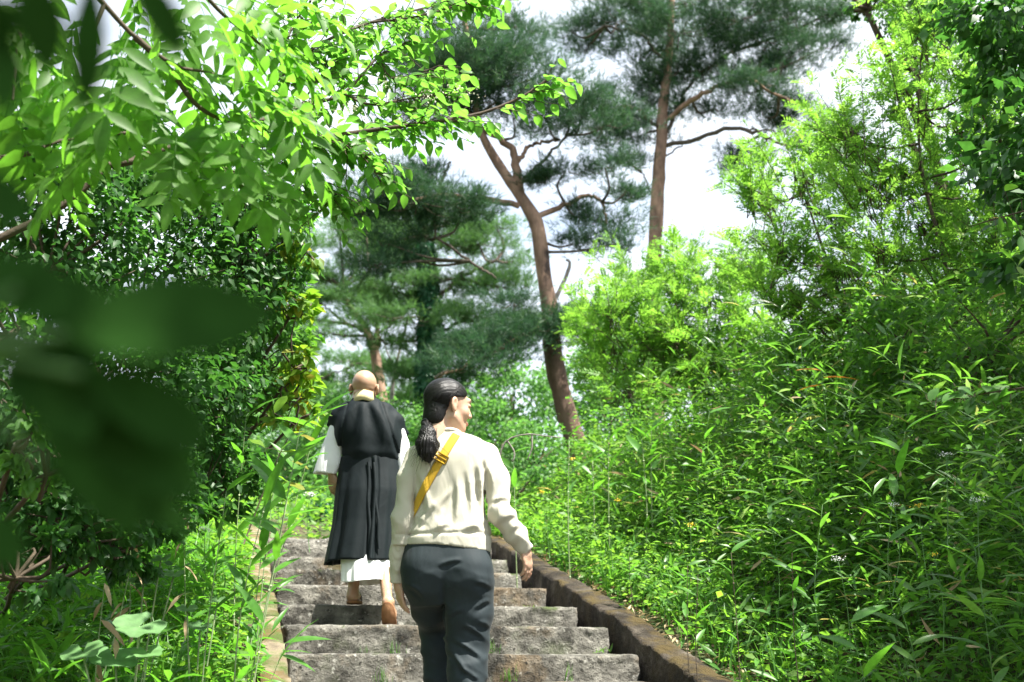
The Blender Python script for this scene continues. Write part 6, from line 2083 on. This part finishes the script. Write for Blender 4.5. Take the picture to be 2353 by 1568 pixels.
# withered bamboo on the left
for lab, a in [('withered bamboo with hanging straw leaves low on the left', (190, 1520, 330, 1150, 5.2, 5, .10)), ('dry curled bamboo leaves above the left verge', (330, 1420, 300, 1240, 5.4, 6, .11)), ('straw-coloured dead leaf cluster in the dark hedge', (250, 1440, 240, 1340, 5.0, 7, .11)), ('dry leaves hanging at the edge of the grass verge', (440, 1330, 420, 1180, 5.9, 5, .10))]:
    shoot(lab, *a, me=ME_DRY, group='withered bamboo on the left', r=.004, dirs=[(.55, -1), (-.6, -1), (.9, -.7), (-.9, -.8), (.2, -1)], lo=.35, cat='withered plant', name='withered_bamboo')

# young oak-like leaves beside the left shoots
def sapling(label, pts, D, leaves, me, L, cat='sapling', name='sapling', mat='twig', group=None):
    P = [at(x, y, D) for x, y in pts]
    b = P[0].copy()
    root = empty(name, b)
    tag(root, label, cat, group)
    q = spline(P, 12)
    g = Geo(); g.tube(q - b, np.linspace(.005, .002, 12), 6, .3)
    for (x, y, dx, dz) in leaves:
        p = at(x, y, D + rng.uniform(-.06, .06))
        j = np.argmin(((q - p) ** 2).sum(1))
        g.tube(spline([q[j], (q[j] + p) / 2 + np.array([0, 0, .004]), p], 5) - b, .0014, 4, 0, False)
        put(me, root, p, RGT * dx + np.array([0, 0, dz]) + FWD * rng.normal(0, .3), np.array([0, -.35, 1.0]) + rng.normal(size=3) * .25, L * rng.uniform(.75, 1.15))
    link('stem', g.mesh('stem', True), M[mat], root)
sapling('sapling with wavy yellow-green leaves beside the white sleeve', [(560, 1250), (610, 1120), (650, 1030), (690, 960)], 6.3,
        [(640, 1040, 1, .1), (660, 1000, 1, .3), (690, 965, 1, -.1), (670, 1060, 1, -.3), (630, 1090, .9, -.4), (610, 1030, -.6, .4), (650, 1110, 1, -.2), (690, 1000, .8, -.3), (600, 1150, .8, .1), (630, 950, .4, .8)], ME_OAK, .13)
rr = np.random.default_rng(9)
sapling('branch of broad green leaves reaching in from the right edge', [(2480, 870), (2360, 890), (2260, 905), (2150, 925)], 4.6,
        [(2150 + 210 * rr.random(), 905 + rr.normal(0, 16), rr.uniform(-1.1, .3), rr.uniform(-.5, .35)) for _ in range(44)] + [(2140, 925, -1, -.15), (2190, 880, -.5, .4), (2230, 872, -.3, .4), (2320, 860, .2, .4)], ME_BROAD, .075, cat='branch', name='leafy_branch')
sapling('dark broad-leaved branch at the right edge above mid height', [(2480, 470), (2380, 480), (2300, 500), (2230, 520)], 5.0,
        [(2240 + 110 * rr.random(), 500 + rr.normal(0, 40), rr.uniform(-1.1, .3), rr.uniform(-.6, .2)) for _ in range(18)], ME_BROAD, .085, cat='branch', name='leafy_branch')

# butterbur with round leaves, lower left
def round_leaf_mesh():
    n = 22
    V = [(0, 0, 0)]; F = []
    for ring, rr_ in ((1, .3), (2, .5)):
        for k in range(n):
            a = math.radians(-78 + 336 * k / (n - 1)) + math.pi / 2 + math.radians(-90)
            w = 1 + (.08 * math.sin(k * 2.1) + .04 * math.sin(k * 5.3)) * (ring == 2)
            V.append((rr_ * w * math.cos(a), rr_ * w * math.sin(a), .10 * rr_ + .03 * math.sin(k * 1.4) * rr_ * 2))
    for k in range(n - 1):
        F.append((0, 1 + k, 2 + k))
        F.append((1 + k, 1 + n + k, 2 + n + k)); F.append((1 + k, 2 + n + k, 2 + k))
    return one_mesh('leaf', (np.array(V, float), np.array(F, int)), 'butterbur')
ME_ROUND = round_leaf_mesh()
for lab, lv in [
    ('butterbur with wide pale round leaves at the bottom left', [(320, 1440, .24), (265, 1515, .26), (190, 1500, .20), (340, 1500, .15)]),
    ('butterbur with pale leaves halfway up the left verge', [(330, 1335, .15), (400, 1320, .12), (370, 1285, .11)]),
    ('butterbur with small round leaves beside the kerb', [(460, 1440, .13), (430, 1400, .12), (500, 1380, .10)])]:
    D = 4.7 if lv[0][2] > .2 else 5.4
    c = at(lv[0][0], lv[0][1] + 30, D); c[2] = float(ground_z(c[0], c[1]))
    root = empty('butterbur', c); tag(root, lab, 'plant', 'butterburs on the left verge')
    for (x, y, s) in lv:
        p = at(x, y, D + rng.uniform(-.1, .1)); p[2] = max(p[2], float(ground_z(p[0], p[1])) + .06)
        g = Geo(); g.tube(spline([c, (c + p) / 2 + np.array([0, 0, -.01]), p], 7) - c, .004, 6)
        link('stalk', g.mesh('stalk', True), M['stem_pale'], root)
        put(ME_ROUND, root, p, RGT * rng.uniform(-.4, .4) - FWD * .6 + np.array([0, 0, -.25]), np.array([0, -.45, 1.0]) + rng.normal(size=3) * .12, s * .8)

# flowers
def petals(n, c, spread, s):
    p = c + rng.normal(size=(n, 3)) * np.array([spread, spread, spread * .35])
    return scatter(LEAF_QUAD, p, frames(unit(rng.normal(size=(n, 3))), unit(np.array([0, -.4, 1.0]) + rng.normal(size=(n, 3)) * .4)), rng.uniform(.7, 1.2, n) * s)
def flower(label, x, y, D, mat, n, spread, s, group, cat='flower', name='white_flower', h=60):
    top = at(x, y, D); b = at(x + rng.uniform(-20, 20), y + h, D)
    b[2] = min(b[2], top[2] - .15); b[2] = max(float(ground_z(b[0], b[1])), b[2] - .3) if b[2] > float(ground_z(b[0], b[1])) else b[2]
    root = empty(name, b); tag(root, label, cat, group)
    g = Geo(); g.tube(spline([b, (b + top) / 2 + rng.normal(0, .015, 3), top], 8) - b, np.linspace(.003, .0015, 8), 5)
    for k in range(5):
        e = top + rng.normal(size=3) * np.array([spread, spread, spread * .3])
        g.tube(np.array([top - np.array([0, 0, .04]), e]) - b, .0010, 4, 0, False)
    link('stem', g.mesh('stem', True), M['stem'], root)
    V, F, A = petals(n, top, spread, s)
    link('flower_head', mesh_from('flower_head', V - b, F, False, {'rnd': A}), M[mat], root)['kind'] = 'stuff'
for lab, x, y, D in [('white flower cluster in the shaded bank above the grey blades', 2055, 1158, 6.0), ('white flower head low in the bank beside a leaning stalk', 1925, 1283, 6.0), ('highest white flower cluster on the right bank', 2175, 1044, 5.8), ('white flower cluster near the right edge', 2247, 1148, 5.6)]:
    flower(lab, x, y, D, 'white_petal', 40, .017, .010, 'white flowers on the right bank')
for lab, x, y, D in [('yellow flower above the weeds by the right wall', 1587, 1205, 7.6), ('yellow bud in front of the pine foot', 1315, 1054, 9.0), ('yellow flower beside the white cluster', 2110, 1161, 6.0), ('yellow flower low in the shaded blades', 2146, 1273, 5.8), ('yellow flower in the sunlit weeds near the woman', 1245, 1130, 8.6), ('yellow flower in the middle of the sunlit weeds', 1420, 1150, 8.4)]:
    flower(lab, x, y, D, 'yellow_petal', 26, .014, .013, 'yellow flowers in the weeds', name='yellow_flower')
for lab, x, y, D in [('white clover-like flower left of the hanging hand', 712, 1135, 9.0), ('white flowers in the weeds at the top of the left kerb', 640, 1160, 9.5), ('pale flower at the dark edge of the left verge', 470, 1215, 7.2)]:
    flower(lab, x, y, D, 'white_petal', 50, .022, .014, 'white flowers on the left', h=40)

# plants rooted in the joints of the steps
def step_plant(label, x, y, s, n, L, mat='grass', tmpl=None, w=1.0):
    yy = STEP_Y[s] - .03
    r = ray(x, y)
    p = np.array([0, 0, CAM_Z]) + r * (yy / r[1])
    p[2] = STEP_Z[s - 1] - .004
    n_ = n
    a = rng.uniform(0, 6.28, n_)
    zax = unit(np.stack([np.cos(a) * .9, np.sin(a) * .4 - .25, np.ones(n_)], -1))
    if tmpl is None:
        tmpl = blade_template(.9, 4, .05)
        xax = unit(np.cross(zax, np.stack([np.cos(a), np.sin(a), np.zeros(n_)], -1))); yax = np.cross(zax, xax)
        R = np.stack([xax, yax, zax], -1)
    else:
        R = frames(unit(np.stack([np.cos(a), np.sin(a) * .6 - .3, rng.uniform(.2, 1.4, n_)], -1)), unit(np.array([0, -.5, 1.0]) + rng.normal(size=(n_, 3)) * .3))
    V, F, A = scatter(tmpl, rng.normal(size=(n_, 3)) * np.array([.03 * w, .008, .0]) + np.array([0, 0, .004]), R, .6 * L * rng.uniform(.35, 1.15, n_))
    o = link('step_weed', mesh_from('step_weed', V, F, False, {'rnd': A}), M[mat], None, p)
    tag(o, label, 'weed', 'weeds growing in the step joints')
for lab, *a in [
    ('grass tuft beside the trouser leg on the lowest step', 1130, 1490, 6, 14, .16), ('small leafy weed at the right end of the third step', 1385, 1500, 6, 9, .12, 'weed', LEAF_LANCE2), ('leafy weed on the fifth step near the wall', 1215, 1390, 8, 12, .10, 'weed', LEAF_LANCE2),
    ('tall leafy weed where the steps meet the right wall', 1245, 1345, 9, 9, .20, 'weed', LEAF_LANCE2), ('curled grass tuft at the left of the second step', 830, 1500, 6, 8, .09), ('fine grass at the foot of the second step beside the woman', 905, 1500, 6, 22, .13), ('scattered grass blades at the bottom edge left of the trousers', 880, 1568, 5, 16, .16, 'grass', None, 1.2), ('low grass at the bottom edge right of the trousers', 1170, 1568, 5, 16, .14, 'grass', None, 1.2),
    ('upright blades at the bottom edge below the wall', 1310, 1568, 5, 8, .20), ('small weed on the upper left step', 690, 1335, 9, 9, .07, 'weed', LEAF_LOW), ('tiny weed on the left of the upper steps', 660, 1280, 11, 9, .07, 'weed', LEAF_LOW), ('little weed under the hem of the white under-robe', 905, 1350, 8, 10, .06, 'weed', LEAF_LOW), ('green sprig in front of the right sandal', 965, 1437, 7, 6, .06, 'weed', LEAF_LOW)]:
    step_plant(lab, *a)

# arching bare twig right of the woman
t = empty('bare_twig', at(1150, 1200, 8.0)); tag(t, 'arching pale bare twig with hanging ends right of the woman', 'twig')
for pts in ([(1150, 1110), (1148, 1050), (1165, 1012), (1210, 998), (1250, 1002), (1290, 1006)], [(1165, 1012), (1182, 1040), (1178, 1062)], [(1222, 998), (1222, 1030), (1212, 1058)]):
    b = np.array(t.location)
    g = Geo(); g.tube(spline([at(x, y, 8.0) for x, y in pts], 12) - b, np.linspace(.007, .004, 12), 6, .3)
    link('stem', g.mesh('stem', True), M['bark_dead'], t)
